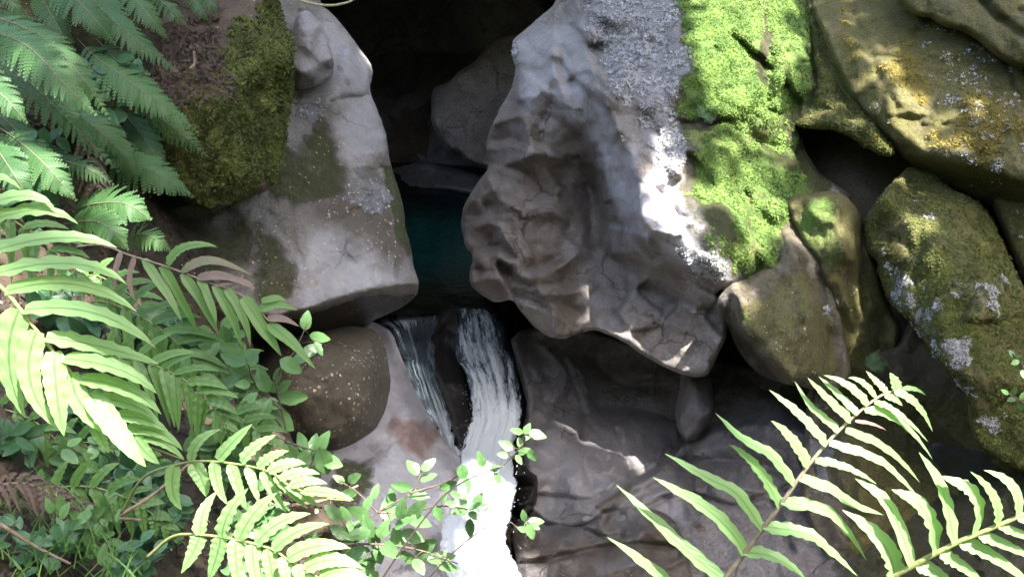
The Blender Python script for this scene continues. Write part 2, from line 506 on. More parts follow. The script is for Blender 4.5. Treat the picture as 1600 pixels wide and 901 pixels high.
# ------------------------------------------------------------------ rocks
GREY1, GREY2, GREY3 = (.172, .151, .136), (.295, .265, .250), (.225, .197, .172)
M_pale = rock_mat('pale_schist', GREY1, GREY2, GREY3)
M_ledge = rock_mat('pale_ledge_schist', (.21, .185, .175), (.34, .305, .295), (.26, .225, .21), brown=(.15, .085, .062))
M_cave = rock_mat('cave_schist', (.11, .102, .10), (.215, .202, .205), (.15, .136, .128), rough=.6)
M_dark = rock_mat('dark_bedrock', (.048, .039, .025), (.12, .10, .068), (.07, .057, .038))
M_wet = rock_mat('wet_rock', (.012, .009, .008), (.034, .026, .022), (.018, .014, .012), rough=.45)
M_mossy = rock_mat('mossy_schist', (.13, .112, .08), (.25, .22, .17), (.16, .14, .09), moss=((.085, .080, .020), (.23, .205, .065)))
M_soil = rock_mat('moss_soil', (.035, .028, .016), (.09, .07, .042), (.05, .04, .024), moss=((.05, .05, .008), (.16, .14, .022)), brown=(.05, .034, .022))
M_litter = rock_mat('leaf_litter', (.09, .062, .042), (.21, .155, .11), (.13, .09, .06), moss=((.05, .05, .008), (.16, .14, .022)), brown=(.10, .066, .045))
M_brown = rock_mat('brown_film_rock', (.105, .088, .062), (.165, .14, .10), (.12, .10, .068))
ALL = None

bed = Rock([(-700, -500), (2300, -500), (2300, 1500), (-700, 1500)],
    [(680, 100, 14.5), (620, 200, 14.5), (760, 150, 14.0), (690, 300, 14.5), (690, 450, 14.0), (600, 0, 14.5), (800, -200, 15), (560, 480, 9.6), (480, 300, 9.5), (440, 100, 10.5),
     (830, 480, 10.5), (830, 600, 9.3), (900, 560, 9.6), (900, 300, 10.2), (1000, 600, 9.4), (1300, 250, 7.75), (1350, 300, 7.5), (1345, 380, 7.15), (1350, 440, 7.05), (1390, 480, 6.95), (1440, 600, 7.0), (1420, 520, 6.95), (1240, 470, 7.2), (1600, 500, 7.4), (1200, 620, 8.4), (1130, 560, 8.8),
     (1300, 560, 7.9), (1250, 700, 8.2), (1500, 760, 7.6), (1100, 900, 8.0), (900, 950, 8), (1600, 900, 7.2), (1300, 0, 9), (1600, 0, 8.6), (300, 300, 8.0), (0, 300, 8), (0, 900, 7.5), (300, 900, 8), (700, 950, 8.4), (700, 700, 9.4)],
    step=14, soft=24, edge=(60, .3), noise=((.28, .7, 5),), thick=3.0, seed=3)
# the rear of the cave stays open to the pool: a plain curved wall
bed_done = bed.build('gorge_bedrock', M_dark, kind='structure')

left = Rock([(430, -120), (490, -60), (500, 8), (520, 22), (545, 52), (560, 75), (578, 98), (582, 118), (577, 140), (590, 175), (603, 208), (607, 240), (612, 262), (625, 300), (632, 332), (634, 360), (642, 385),
    (646, 415), (655, 443), (650, 462), (632, 478), (600, 492), (560, 512), (520, 528), (470, 535), (380, 540), (250, 520), (200, 420), (215, 320), (240, 200), (270, 60), (330, -60)],
    [(655, 443, 6.55), (620, 444, 6.3), (600, 445, 6.22), (560, 453, 6.05), (520, 466, 5.9), (480, 480, 5.75), (420, 492, 5.6), (300, 500, 5.5), (640, 476, 6.95), (600, 492, 6.95), (560, 510, 6.9), (520, 528, 6.8), (420, 540, 6.5), (300, 540, 6.3),
     (450, 300, 6.05), (300, 400, 5.6), (250, 350, 5.7), (605, 270, 6.75), (560, 330, 6.25), (585, 150, 7.3), (545, 60, 7.7), (505, 15, 7.8), (470, 130, 6.95), (440, 0, 7.3), (500, 200, 6.6), (400, 0, 7.0), (630, 370, 6.6), (400, 200, 6.3),
     (430, -120, 8.0), (330, -60, 7.4), (530, 250, 6.5), (500, 380, 5.95), (575, 240, 6.62), (590, 390, 6.2), (540, 110, 7.05)],
    soft=4.5, edge=(8, 0.19), noise=((.10, .75, 5), (.022, .16, 4)), seed=12, thick=1.6, chisel=.02, folds=[([(430, 494), (480, 482), (520, 467), (560, 454), (600, 447), (656, 444)], 9, .13)], chip=((.035, 90), (.010, 34)),
    cracks=[([(516, 158), (540, 152), (560, 150), (580, 146)], 2.6, .07), ([(515, 105), (530, 112), (545, 133)], 2.2, .04), ([(500, 230), (520, 260), (545, 290), (548, 330)], 4, .02), ([(575, 395), (592, 440)], 3, .03),
            ([(470, 20), (500, 45), (515, 70)], 3, .05), ([(418, 330), (470, 400), (480, 450)], 6, .018)],
    bumps=[(565, 300, 26, .05), (600, 330, 16, .03)],
    masks=[('brown', [(455, 180), (520, 165), (540, 230), (555, 300), (600, 310), (635, 380), (640, 440), (600, 400), (530, 400), (480, 330), (440, 260)], 30, .85),
           ('moss', [(450, 190), (500, 170), (535, 230), (530, 300), (470, 340), (430, 280)], 30, .74), ('moss', [(595, 255), (622, 262), (640, 345), (636, 400), (612, 370), (600, 310)], 10, .75),
           ('moss', [(390, 350), (470, 390), (470, 460), (420, 480)], 28, .66), ('moss', [(280, 320), (420, 330), (400, 420), (300, 430)], 34, .6), ('moss', [(540, 230), (600, 260), (600, 320), (550, 300)], 26, .5),
           ('lich', [(535, 285), (600, 290), (618, 320), (590, 345), (545, 340), (525, 310)], 18, .60), ('lich', [(460, 165), (505, 150), (500, 185), (460, 190)], 12, .6),
           ('speck', [(470, 170), (560, 240), (625, 330), (640, 430), (560, 420), (470, 320)], 30, .9), ('speck', [(410, 340), (520, 400), (500, 470), (380, 480)], 30, .6),
           ('speck', [(560, 440), (660, 440), (640, 480), (540, 490)], 8, .6), ('pale', [(500, 370), (640, 420), (600, 445), (480, 470), (470, 430)], 30, .8), ('pale', [(510, 20), (580, 110), (605, 240), (560, 280), (520, 160)], 24, .45),
           ('brown', [(480, 488), (560, 462), (655, 452), (660, 480), (520, 540), (380, 555), (400, 505)], 4, 1.0), ('wet', [(430, 500), (480, 487), (560, 459), (655, 451), (660, 480), (520, 540), (380, 555), (400, 508)], 4, 1.0)])  # brown and wet paint the shade of the undercut
left.build('boulder', M_pale, 'tall pale grey boulder with a smooth sloping face and dark undercut beside the pool', 'boulder', 'boulders of the gorge')

blk = Rock([(462, 22), (480, 15), (500, 33), (512, 60), (522, 95), (521, 120), (497, 134), (470, 141), (458, 128), (452, 80)],
    [(462, 22, 6.75), (500, 35, 6.75), (480, 60, 6.5), (500, 100, 6.55), (521, 118, 6.75), (470, 115, 6.35), (498, 122, 6.6), (460, 140, 6.7), (455, 80, 6.6)], step=2.6, soft=4, edge=(6, 0.10), noise=((.04, .3, 4), (.012, .1, 3)), thick=.5, seed=15,
    masks=[('lich', [(460, 20), (510, 60), (500, 100), (470, 90)], 20, .45), ('brown', [(450, 20), (475, 20), (470, 140), (450, 140)], 8, .6), ('pale', None, 1, .35)])
blk.build('boulder', M_pale, 'small squared grey block wedged between the moss bank and the tall pale boulder', 'boulder', 'boulders of the gorge')

mb = Rock([(300, -80), (400, -80), (440, 10), (456, 60), (460, 130), (452, 190), (440, 240), (430, 285), (413, 300), (392, 296), (370, 318), (330, 328), (300, 318), (285, 290), (250, 280), (200, 240), (150, 150), (180, 60), (240, 0)],
    [(350, 150, 5.0), (420, 100, 5.35), (455, 150, 5.75), (430, 270, 5.55), (380, 290, 5.2), (300, 300, 5.05), (250, 200, 4.9), (300, 50, 5.5), (330, 90, 5.25), (300, -80, 6.2), (440, 10, 6.2), (400, 0, 5.9), (200, 150, 4.9), (370, 318, 5.35), (280, 110, 5.2)],
    soft=10, edge=(9, 0.19), noise=((.13, .5, 5), (.05, .14, 4)), rough_edge=7, seed=21, thick=1.2,
    masks=[('moss', [(250, 190), (330, 120), (360, 60), (460, -20), (480, 200), (440, 300), (300, 340), (230, 300)], 46, 1.0), ('brown', [(240, 40), (330, 40), (360, 90), (340, 150), (250, 200), (220, 120)], 26, .9),
           ('ochre', [(420, 120), (455, 100), (440, 260), (420, 290), (405, 220)], 16, .62), ('speck', None, 1, .22), ('speck', [(260, 50), (360, 50), (340, 110), (270, 120)], 18, .55), ('green', [(300, 190), (360, 170), (390, 260), (320, 280)], 30, .36)])
mb.build('moss_bank', M_litter, 'bank of olive moss and brown litter overhanging the tall pale boulder', 'moss bank')

egg = Rock([(430, 525), (480, 512), (540, 509), (580, 511), (598, 528), (607, 566), (611, 600), (603, 640), (586, 670), (560, 696), (530, 712), (490, 716), (430, 700), (390, 650), (392, 570)],
    [(520, 600, 5.75), (480, 560, 5.85), (570, 560, 5.95), (450, 620, 5.75), (580, 640, 6.0), (540, 690, 6.0), (480, 700, 6.0), (540, 510, 6.3), (450, 515, 6.3), (611, 600, 6.4), (395, 610, 6.1), (600, 540, 6.35)],
    soft=16, edge=(46, .5), noise=((.10, .45, 5), (.016, .1, 3)), rough_edge=3.2, seed=25, thick=1.1, chisel=.03, chip=((.02, 60),),
    masks=[('speck', [(440, 520), (610, 530), (610, 640), (540, 710), (440, 700)], 26, .95), ('brown', None, 1, .45), ('moss', [(430, 520), (520, 515), (520, 560), (440, 620)], 30, .5), ('moss', [(450, 640), (560, 660), (520, 715), (440, 705)], 24, .45), ('wet', [(560, 700), (600, 640), (615, 600), (620, 680), (540, 730)], 8, .7), ('lich', [(500, 540), (560, 550), (540, 590), (500, 580)], 24, .36)])
egg.build('boulder', M_brown, 'rounded brown boulder sprinkled with tiny pale flecks under the tall pale boulder', 'boulder', 'boulders of the gorge')

sl = Rock([(568, 495), (590, 505), (612, 520), (628, 560), (645, 600), (664, 640), (694, 688), (728, 722), (740, 770), (748, 820), (775, 860), (806, 905), (830, 980), (600, 1040), (430, 980), (430, 800), (470, 720), (520, 690), (560, 600)],
    [(580, 505, 7.7), (625, 560, 7.35), (600, 560, 7.3), (640, 600, 7.2), (608, 640, 6.75), (660, 640, 7.15), (690, 690, 7.1), (640, 655, 6.6), (625, 700, 6.35), (560, 715, 6.3), (540, 720, 6.1), (570, 750, 5.95), (600, 790, 5.8), (650, 760, 6.15), (730, 740, 6.7),
     (735, 790, 6.45), (650, 850, 5.55), (720, 860, 5.95), (790, 890, 6.15), (600, 950, 5.2), (480, 800, 5.6), (700, 1000, 5.4), (830, 980, 5.9)],
    soft=9, edge=(7, 0.14), noise=((.06, .7, 4), (.012, .12, 4)), seed=31, thick=1.2, chip=((.02, 80),),
    cracks=[([(560, 735), (600, 700), (640, 670), (690, 700)], 5, .03), ([(655, 760), (675, 700), (665, 660)], 2.4, .03), ([(690, 790), (712, 745), (708, 705)], 2.4, .03)],
    masks=[('pale', None, 1, .9), ('wet', [(574, 498), (600, 510), (642, 590), (704, 700), (738, 740), (744, 820), (722, 830), (686, 720), (640, 650), (606, 570)], 9, .55), ('brown', [(612, 650), (660, 655), (685, 690), (672, 722), (640, 712), (615, 680)], 14, .72), ('brown', [(700, 720), (735, 740), (735, 790), (700, 800), (690, 750)], 10, .55),
           ('moss', [(520, 720), (570, 722), (600, 770), (560, 800), (510, 790)], 18, .75), ('speck', [(520, 730), (600, 740), (600, 800), (530, 800)], 18, .6), ('moss', [(610, 830), (720, 850), (700, 910), (590, 920)], 24, .5), ('brown', [(600, 800), (680, 830), (690, 880), (600, 900)], 20, .5),
           ('wet', [(470, 700), (580, 690), (600, 720), (540, 735), (470, 760)], 14, .5), ('speck', [(600, 560), (640, 600), (660, 640), (620, 640)], 14, .5)])
sl.build('boulder', M_ledge, 'smooth pale ledge with a reddish ring stain beside the left chute of water', 'boulder', 'boulders of the gorge')

fin = Rock([(688, 492), (703, 480), (722, 486), (718, 540), (724, 582), (736, 630), (740, 680), (729, 712), (714, 702), (702, 655), (690, 606), (671, 562), (668, 522)],
    [(700, 486, 8.45), (690, 540, 8.05), (672, 545, 8.25), (716, 540, 8.2), (708, 600, 7.6), (724, 600, 7.75), (728, 710, 7.1), (738, 670, 7.4), (715, 690, 7.2)], step=2.4, soft=5, edge=(7, 0.15), noise=((.07, .3, 5), (.02, .08, 3)), seed=35, thick=.8,
    masks=[('wet', None, 1, .9)])
fin.build('boulder', M_wet, 'narrow wet dark brown rock splitting the waterfall in two', 'boulder', 'boulders of the gorge')

ff = Rock([(560, 480), (600, 478), (690, 474), (790, 474), (840, 470), (880, 520), (870, 640), (840, 780), (830, 905), (800, 1000), (660, 1000), (640, 800), (600, 650), (560, 560)],
    [(600, 490, 8.95), (700, 486, 8.85), (790, 490, 8.9), (840, 480, 9.2), (650, 560, 8.35), (750, 560, 8.5), (820, 560, 8.7), (690, 660, 7.75), (770, 660, 7.75), (830, 650, 8.0), (760, 800, 6.9), (820, 800, 7.3), (760, 960, 6.4), (700, 960, 6.5)],
    soft=9, edge=(12, 0.12), noise=((.14, .4, 5), (.03, .1, 3)), seed=38, thick=1.0, masks=[('wet', None, 1, .9)])
ff.build('boulder', M_wet, 'wet dark rock step that the waterfall slides over', 'boulder', 'boulders of the gorge')

SC = [(735, 270), (765, 190), (800, 130), (835, 180), (880, 230), (905, 330), (900, 430), (950, 500), (900, 540), (840, 530), (790, 480), (720, 450), (705, 350)]
over = Rock([(880, -150), (868, -30), (868, 5), (845, 25), (822, 45), (801, 62), (800, 85), (806, 110), (800, 135), (793, 150), (780, 172), (765, 205), (760, 225), (764, 262), (748, 282), (737, 300), (725, 320), (720, 350), (728, 385),
    (740, 400), (733, 425), (735, 445), (752, 462), (775, 474), (800, 468), (815, 488), (835, 512), (855, 525), (880, 530), (905, 520), (930, 515), (960, 525), (1000, 552), (1040, 575), (1085, 590), (1105, 588), (1120, 560), (1137, 520),
    (1136, 480), (1118, 456), (1145, 450), (1168, 446), (1196, 430), (1226, 418), (1240, 370), (1268, 340), (1312, 318), (1330, 306), (1300, 284), (1277, 268), (1262, 240), (1250, 216), (1246, 196), (1275, 184), (1298, 135), (1292, 80), (1270, 30), (1262, -150)],
    [(868, 5, 8.3), (801, 75, 8.35), (795, 150, 8.2), (762, 220, 8.1), (740, 300, 8.0), (720, 350, 8.05), (735, 440, 7.65), (775, 474, 7.55), (850, 525, 7.3), (880, 530, 7.25), (960, 525, 7.2), (1040, 575, 7.02), (1095, 590, 6.98), (1136, 500, 6.95),
     (905, 0, 7.75), (915, 60, 7.6), (930, 100, 7.5), (882, 190, 7.72), (825, 140, 7.85), (850, 70, 8.0), (840, 200, 7.7), (800, 300, 7.65), (800, 400, 7.45), (870, 300, 7.75), (850, 460, 7.2), (920, 260, 7.85), (930, 330, 7.9), (935, 400, 7.75), (1000, 440, 7.42), (1080, 500, 7.1), (900, 430, 7.6),
     (955, 150, 7.1), (985, 235, 6.98), (1003, 300, 6.88), (1008, 355, 6.76), (1050, 384, 6.66), (1075, 410, 6.66), (1100, 440, 6.7), (1130, 425, 6.48), (1125, 385, 6.5), (905, 190, 7.6), (945, 235, 7.4), (972, 300, 7.22), (1000, 375, 7.02), (925, 140, 7.4),
     (1000, 50, 7.55), (1050, 150, 7.2), (1060, 300, 6.82), (1050, 360, 6.66), (1100, 30, 7.6), (1200, 30, 7.8), (1150, 140, 7.25), (1180, 172, 7.18), (1120, 178, 7.1), (1130, 195, 7.19), (1180, 192, 7.22), (1150, 300, 6.98), (1200, 400, 6.82), (1150, 430, 6.62), (1240, 100, 7.6), (1270, 60, 7.95), (1250, 250, 7.35), (1290, 300, 7.25), (1325, 308, 7.3),
     (1250, -150, 8.6), (880, -150, 8.9), (1050, -150, 8.4), (1205, 230, 7.3), (1190, 345, 6.9)],
    soft=5.5, edge=(6, 0.19), noise=((.09, .7, 5), (.018, .14, 4)), scallop=[(.03, 58, SC, 24)], folds=[([(762, 200), (785, 188), (815, 178), (826, 200), (835, 235)], 15, .17), ([(765, 232), (800, 228), (818, 232)], 9, .10), ([(783, 262), (815, 250), (845, 236), (878, 246)], 15, .17), ([(762, 275), (780, 310), (800, 330), (858, 328)], 13, .14), ([(725, 330), (745, 312), (765, 300)], 10, .12), ([(790, 342), (835, 336), (880, 335), (907, 365)], 16, .07), ([(745, 355), (775, 345), (795, 375), (812, 410)], 11, .15), ([(738, 405), (775, 395), (800, 420), (820, 440), (870, 425), (900, 398)], 14, .17), ([(735, 442), (770, 432), (810, 452), (860, 462), (905, 455)], 12, .13), ([(868, 20), (862, 100), (880, 150), (900, 190)], 16, .13), ([(812, 152), (840, 152), (866, 118)], 12, .12), ([(800, 472), (850, 482), (880, 500), (905, 520)], 14, .12), ([(930, 130), (965, 200), (990, 260), (1005, 330), (1012, 372)], 18, .10),
        ([(765, 222), (800, 214), (830, 226)], 9, -.10), ([(770, 256), (815, 266), (850, 300)], 9, -.10), ([(745, 335), (790, 334), (840, 328), (880, 320)], 9, -.04), ([(735, 392), (770, 380), (800, 402), (830, 420), (885, 398)], 9, -.12), ([(740, 422), (790, 424), (820, 452), (880, 440)], 8, -.09), ([(832, 190), (850, 215), (880, 240), (925, 300)], 12, -.10), ([(790, 468), (850, 470), (905, 482)], 9, -.09), ([(895, 110), (910, 150), (955, 230), (985, 320)], 14, -.08)], seed=43, thick=2.2, chip=((.20, 60), (.045, 27)),
    cracks=[([(905, -20), (918, 60), (935, 130), (965, 160)], 2.6, .03), ([(1030, 300), (1060, 330), (1095, 350)], 2, .03), ([(860, 235), (900, 250), (960, 245)], 2.0, .02), ([(1060, 190), (1100, 190), (1140, 186)], 5, .09), ([(1200, 60), (1206, 110), (1195, 150), (1165, 190)], 9, .09), ([(1170, 170), (1230, 175), (1270, 150)], 7, .06), ([(1190, 225), (1215, 235), (1245, 240)], 12, .08), ([(1160, 390), (1175, 330), (1165, 300)], 6, .05), ([(880, 200), (920, 270), (965, 330), (995, 380)], 5, .02)],
    bumps=[(1110, 330, 40, .06), (1215, 330, 30, .10), (1110, 80, 60, .10), (1220, 130, 36, .10), (1240, 60, 24, .06), (1130, 240, 36, .07), (1215, 175, 26, .08), (1180, 400, 30, .06), (1060, 120, 40, .05)],
    masks=[('brown', [(760, 200), (810, 160), (850, 200), (880, 240), (900, 330), (870, 420), (820, 460), (740, 430), (740, 330)], 20, .50), ('brown', [(850, 180), (930, 210), (960, 260), (930, 300), (870, 260)], 16, .7), ('brown', [(880, 280), (950, 270), (1000, 400), (1090, 460), (1130, 500), (1080, 580), (960, 510), (890, 400)], 40, .42), ('wet', [(880, 260), (960, 280), (1010, 400), (1100, 460), (1135, 500), (1090, 590), (960, 520), (880, 400)], 40, .15),  # brown stains; brown and wet also paint the shade of the overhang
           ('pale', [(800, 60), (900, 0), (930, 100), (880, 190), (820, 150)], 16, .6), ('pale', [(925, 140), (985, 240), (1010, 330), (1100, 400), (1060, 410), (990, 370), (940, 260)], 12, .8), ('pale', [(1000, 270), (1060, 300), (1110, 370), (1090, 410), (1000, 360)], 16, 1.0),
           ('lich', [(903, -150), (1050, -150), (1070, 60), (1080, 120), (1050, 150), (1045, 200), (1075, 205), (1070, 260), (1040, 290), (1005, 260), (965, 165), (918, 60)], 26, .80), ('lich', [(1050, 378), (1120, 380), (1135, 450), (1090, 440)], 9, .85), ('lich', [(797, 65), (812, 60), (808, 90), (798, 85)], 5, .8),
           ('green', [(1075, -150), (1250, -150), (1262, 60), (1285, 110), (1262, 180), (1245, 240), (1250, 290), (1240, 330), (1250, 360), (1200, 420), (1140, 440), (1120, 390), (1100, 300), (1085, 230), (1060, 165), (1080, 110), (1072, 40)], 58, 1.0), ('green', [(1195, -20), (1212, 60), (1212, 120), (1200, 140), (1186, 110), (1190, 50)], 12, -.9), ('brown', [(1195, -20), (1212, 60), (1212, 120), (1200, 140), (1186, 110), (1190, 50)], 16, 1.0), ('wet', [(1195, -20), (1212, 60), (1212, 120), (1200, 140), (1186, 110), (1190, 50)], 14, .8), ('moss', [(1130, -150), (1270, -150), (1310, 120), (1280, 420), (1180, 460), (1150, 440)], 20, .85), ('green', [(1160, 200), (1200, 190), (1262, 150), (1275, 170), (1240, 215), (1250, 250), (1200, 260), (1170, 240)], 14, -.5), ('wet', [(1160, 200), (1200, 190), (1262, 150), (1275, 170), (1240, 215), (1250, 250), (1200, 260), (1170, 240)], 14, .6), ('green', [(1170, 290), (1200, 310), (1190, 380), (1165, 400), (1160, 340)], 16, -.5), ('wet', [(1170, 290), (1200, 310), (1190, 380), (1165, 400), (1160, 340)], 16, .6),  # wet only deepens the dark moss of the gullies
           ('green', [(1040, 178), (1130, 180), (1120, 200), (1060, 200)], 8, -.8), ('ochre', [(1060, 130), (1150, 150), (1140, 185), (1040, 175)], 16, .5), ('moss', [(1055, -150), (1100, -150), (1100, 120), (1060, 190), (1100, 300), (1130, 400), (1090, 380), (1070, 280), (1030, 170), (1060, 90)], 24, .62), ('moss', [(1060, 180), (1200, 180), (1260, 200), (1250, 380), (1150, 440), (1100, 350)], 20, .8), ('brown', [(1100, 310), (1150, 320), (1160, 380), (1120, 380)], 14, .5), ('green', [(1095, 320), (1145, 325), (1150, 370), (1120, 375)], 10, -.7),
           ('speck', [(800, 60), (870, 10), (905, 30), (880, 90), (800, 140)], 20, .2)])
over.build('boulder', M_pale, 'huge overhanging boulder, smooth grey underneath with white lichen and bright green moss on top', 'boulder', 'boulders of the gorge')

slab = Rock([(1262, -150), (1262, 0), (1288, 60), (1308, 110), (1330, 150), (1358, 190), (1395, 228), (1420, 255), (1470, 290), (1540, 318), (1600, 335), (1720, 355), (1880, 420), (2050, 400), (2080, -150)],
    [(1262, 0, 8.0), (1300, 50, 7.55), (1340, 150, 7.2), (1395, 215, 6.85), (1425, 232, 6.75), (1470, 248, 6.68), (1530, 262, 6.58), (1600, 280, 6.45), (1720, 290, 6.3), (1400, 245, 7.15), (1470, 288, 7.2), (1540, 316, 7.1), (1600, 333, 6.95), (1720, 355, 6.8), (1400, 120, 7.05), (1480, 150, 6.95), (1440, 60, 7.35), (1560, 120, 6.95), (1560, 200, 6.65), (1600, 60, 7.3), (1450, -20, 7.8), (1300, -150, 8.7), (1700, -150, 8.2), (1700, 150, 6.7)],
    soft=7, edge=(8, 0.19), noise=((.12, .6, 5), (.02, .14, 4)), seed=51, thick=1.6, cracks=[([(1330, 20), (1370, 110), (1400, 170)], 8, .06), ([(1560, 60), (1590, 140), (1640, 200)], 5, .05)], bumps=[(1385, 150, 40, .07), (1470, 80, 40, .08), (1500, 210, 50, .06)],
    masks=[('moss', None, 1, .72), ('ochre', [(1380, 70), (1430, 70), (1460, 120), (1440, 160), (1390, 140)], 18, .66), ('ochre', [(1500, 130), (1590, 140), (1600, 210), (1540, 240), (1490, 210)], 22, .72), ('ochre', [(1440, 215), (1510, 215), (1500, 240), (1450, 235)], 10, .7), ('ochre', [(1290, 10), (1310, 20), (1350, 100), (1335, 110)], 12, .6),
           ('lich', [(1340, 130), (1400, 130), (1400, 180), (1350, 200)], 20, .3), ('lich', [(1440, 20), (1600, 40), (1620, 280), (1470, 260)], 40, .42), ('brown', [(1395, 228), (1600, 280), (1720, 300), (1720, 360), (1540, 325), (1420, 260)], 8, .8)])
slab.build('boulder', M_mossy, 'long leaning slab with ochre lichen patches at the top of the right wall', 'boulder', 'boulders of the gorge')

top = Rock([(1395, -150), (1398, 0), (1425, 22), (1455, 30), (1480, 44), (1500, 47), (1525, 62), (1560, 92), (1600, 110), (1720, 140), (1900, 150), (2060, 220), (2080, -150)],
    [(1398, 0, 7.35), (1480, 40, 7.0), (1525, 60, 6.95), (1600, 108, 6.75), (1720, 138, 6.5), (1480, -20, 7.2), (1560, 30, 6.95), (1620, 60, 6.7), (1450, -150, 8), (1700, -150, 7.4), (1700, 0, 6.8)], soft=6, edge=(12, 0.21), noise=((.11, .5, 5), (.02, .14, 4)), seed=55, thick=1.1,
    cracks=[([(1520, -20), (1560, 30), (1600, 55), (1700, 70)], 7, .12)], masks=[('moss', None, 1, .62), ('brown', None, 1, .5), ('lich', [(1480, 20), (1530, 20), (1540, 50), (1490, 60)], 12, .4)])
top.build('boulder', M_mossy, 'dark slab with a long crack filling the top right corner', 'boulder', 'boulders of the gorge')

wed = Rock([(1240, 195), (1262, 172), (1278, 130), (1270, 60), (1255, 0), (1260, -100), (1290, -40), (1296, 40), (1312, 100), (1334, 145), (1362, 188), (1400, 236), (1392, 246), (1360, 236), (1325, 212), (1300, 203), (1265, 202)],
    [(1240, 195, 7.4), (1300, 150, 7.3), (1290, 185, 7.15), (1350, 200, 7.05), (1395, 240, 6.9), (1320, 205, 7.05), (1275, 60, 7.8), (1265, -60, 8.4), (1290, 100, 7.55), (1330, 160, 7.3)], soft=4, edge=(6, 0.14), noise=((.06, .4, 5), (.015, .1, 3)), seed=58, thick=.9,
    masks=[('moss', None, 1, .8), ('ochre', [(1330, 180), (1400, 230), (1390, 246), (1340, 220)], 10, .7), ('green', [(1240, 170), (1290, 150), (1290, 190), (1250, 200)], 16, .5), ('lich', [(1290, 160), (1340, 170), (1330, 195)], 18, .3), ('brown', [(1260, -50), (1290, 60), (1320, 120), (1300, 120), (1270, 60)], 8, .7)])
wed.build('boulder', M_mossy, 'olive wedge of rock roofing the dark recess in the right wall', 'boulder', 'boulders of the gorge')

pil = Rock([(1226, 320), (1232, 311), (1248, 304), (1266, 305), (1284, 300), (1308, 301), (1327, 306), (1341, 330), (1346, 352), (1356, 386), (1372, 424), (1384, 470), (1410, 505), (1400, 560), (1370, 620), (1290, 610), (1280, 500), (1286, 446), (1276, 408), (1254, 378), (1246, 362), (1233, 345)],
    [(1245, 310, 6.95), (1280, 330, 6.72), (1310, 345, 6.68), (1320, 380, 6.6), (1270, 380, 6.75), (1300, 420, 6.75), (1330, 480, 6.75), (1350, 440, 6.95), (1320, 560, 6.75), (1290, 480, 6.95), (1236, 350, 6.9), (1345, 370, 6.9), (1375, 480, 6.95), (1385, 560, 6.95), (1345, 520, 6.75)], soft=6, edge=(9, 0.16), rough_edge=4, chip=((.025, 60),), noise=((.09, .3, 5), (.015, .1, 3)), seed=61, thick=.9,
    cracks=[([(1345, 330), (1348, 420), (1352, 480)], 5, .08)], masks=[('moss', None, 1, .75), ('green', [(1232, 315), (1300, 308), (1320, 350), (1335, 400), (1300, 420), (1250, 380)], 18, .58), ('brown', [(1276, 430), (1350, 430), (1356, 570), (1300, 565)], 20, .85), ('lich', [(1270, 440), (1350, 440), (1350, 540), (1290, 540)], 30, .32), ('speck', None, 1, .12)])
pil.build('boulder', M_mossy, 'knob of yellow-green mossy rock on a narrow brown pillar below the dark recess', 'boulder', 'boulders of the gorge')

rb = Rock([(1379, 300), (1402, 280), (1418, 262), (1434, 262), (1450, 268), (1490, 296), (1535, 320), (1566, 375), (1600, 450), (1630, 540), (1660, 760), (1600, 738), (1545, 714), (1520, 684), (1512, 625), (1485, 582), (1452, 545), (1420, 500), (1390, 470), (1374, 432), (1371, 406), (1352, 392), (1350, 345), (1362, 326)],
    [(1470, 390, 6.25), (1432, 264, 7.1), (1360, 375, 6.75), (1400, 330, 6.55), (1400, 460, 6.45), (1470, 500, 6.1), (1480, 560, 6.1), (1530, 600, 6.0), (1520, 670, 6.2), (1560, 700, 6.2), (1600, 600, 6.15), (1600, 730, 6.2), (1600, 470, 6.45), (1560, 380, 6.6), (1500, 310, 6.75), (1540, 480, 6.1), (1650, 740, 6.3)],
    soft=5, edge=(10, 0.18), rough_edge=4.5, chip=((.09, 90), (.010, 34)), noise=((.10, .5, 5), (.02, .14, 4)), seed=65, thick=1.6, cracks=[([(1420, 300), (1440, 380), (1430, 450)], 8, .03)],
    masks=[('moss', None, 1, .78), ('ochre', [(1365, 380), (1420, 380), (1440, 440), (1400, 450)], 18, .5), ('lich', [(1385, 400), (1430, 430), (1470, 500), (1500, 560), (1520, 620), (1480, 580), (1420, 500), (1385, 460)], 16, .62), ('lich', [(1420, 440), (1570, 420), (1560, 500), (1450, 500)], 26, .50),
           ('lich', [(1430, 280), (1500, 320), (1490, 380), (1420, 350)], 26, .34), ('green', [(1440, 480), (1530, 460), (1540, 560), (1480, 550)], 30, .42), ('lich', [(1470, 540), (1510, 530), (1510, 570), (1480, 570)], 10, .7), ('lich', [(1510, 600), (1580, 620), (1570, 690), (1520, 680)], 26, .42)])
rb.build('boulder', M_mossy, 'big rounded olive-green mossy boulder with grey lichen along its lower left edge', 'boulder', 'boulders of the gorge')

rs = Rock([(1535, 285), (1620, 320), (1740, 350), (1900, 400), (2060, 380), (2060, 900), (1740, 860), (1665, 760), (1632, 540), (1602, 445), (1572, 375)],
    [(1540, 290, 7.1), (1600, 340, 6.8), (1590, 400, 6.75), (1620, 480, 6.7), (1660, 600, 6.5), (1720, 400, 6.3), (1720, 800, 6.2), (1640, 420, 6.55)], soft=8, edge=(9, 0.19), noise=((.08, .5, 5), (.02, .14, 4)), seed=68, thick=1.2, masks=[('moss', None, 1, .75), ('lich', None, 1, .22), ('ochre', [(1560, 340), (1600, 340), (1600, 420), (1580, 400)], 14, .5)])
rs.build('boulder', M_mossy, 'mossy rock at the right edge behind the big rounded mossy boulder', 'boulder', 'boulders of the gorge')

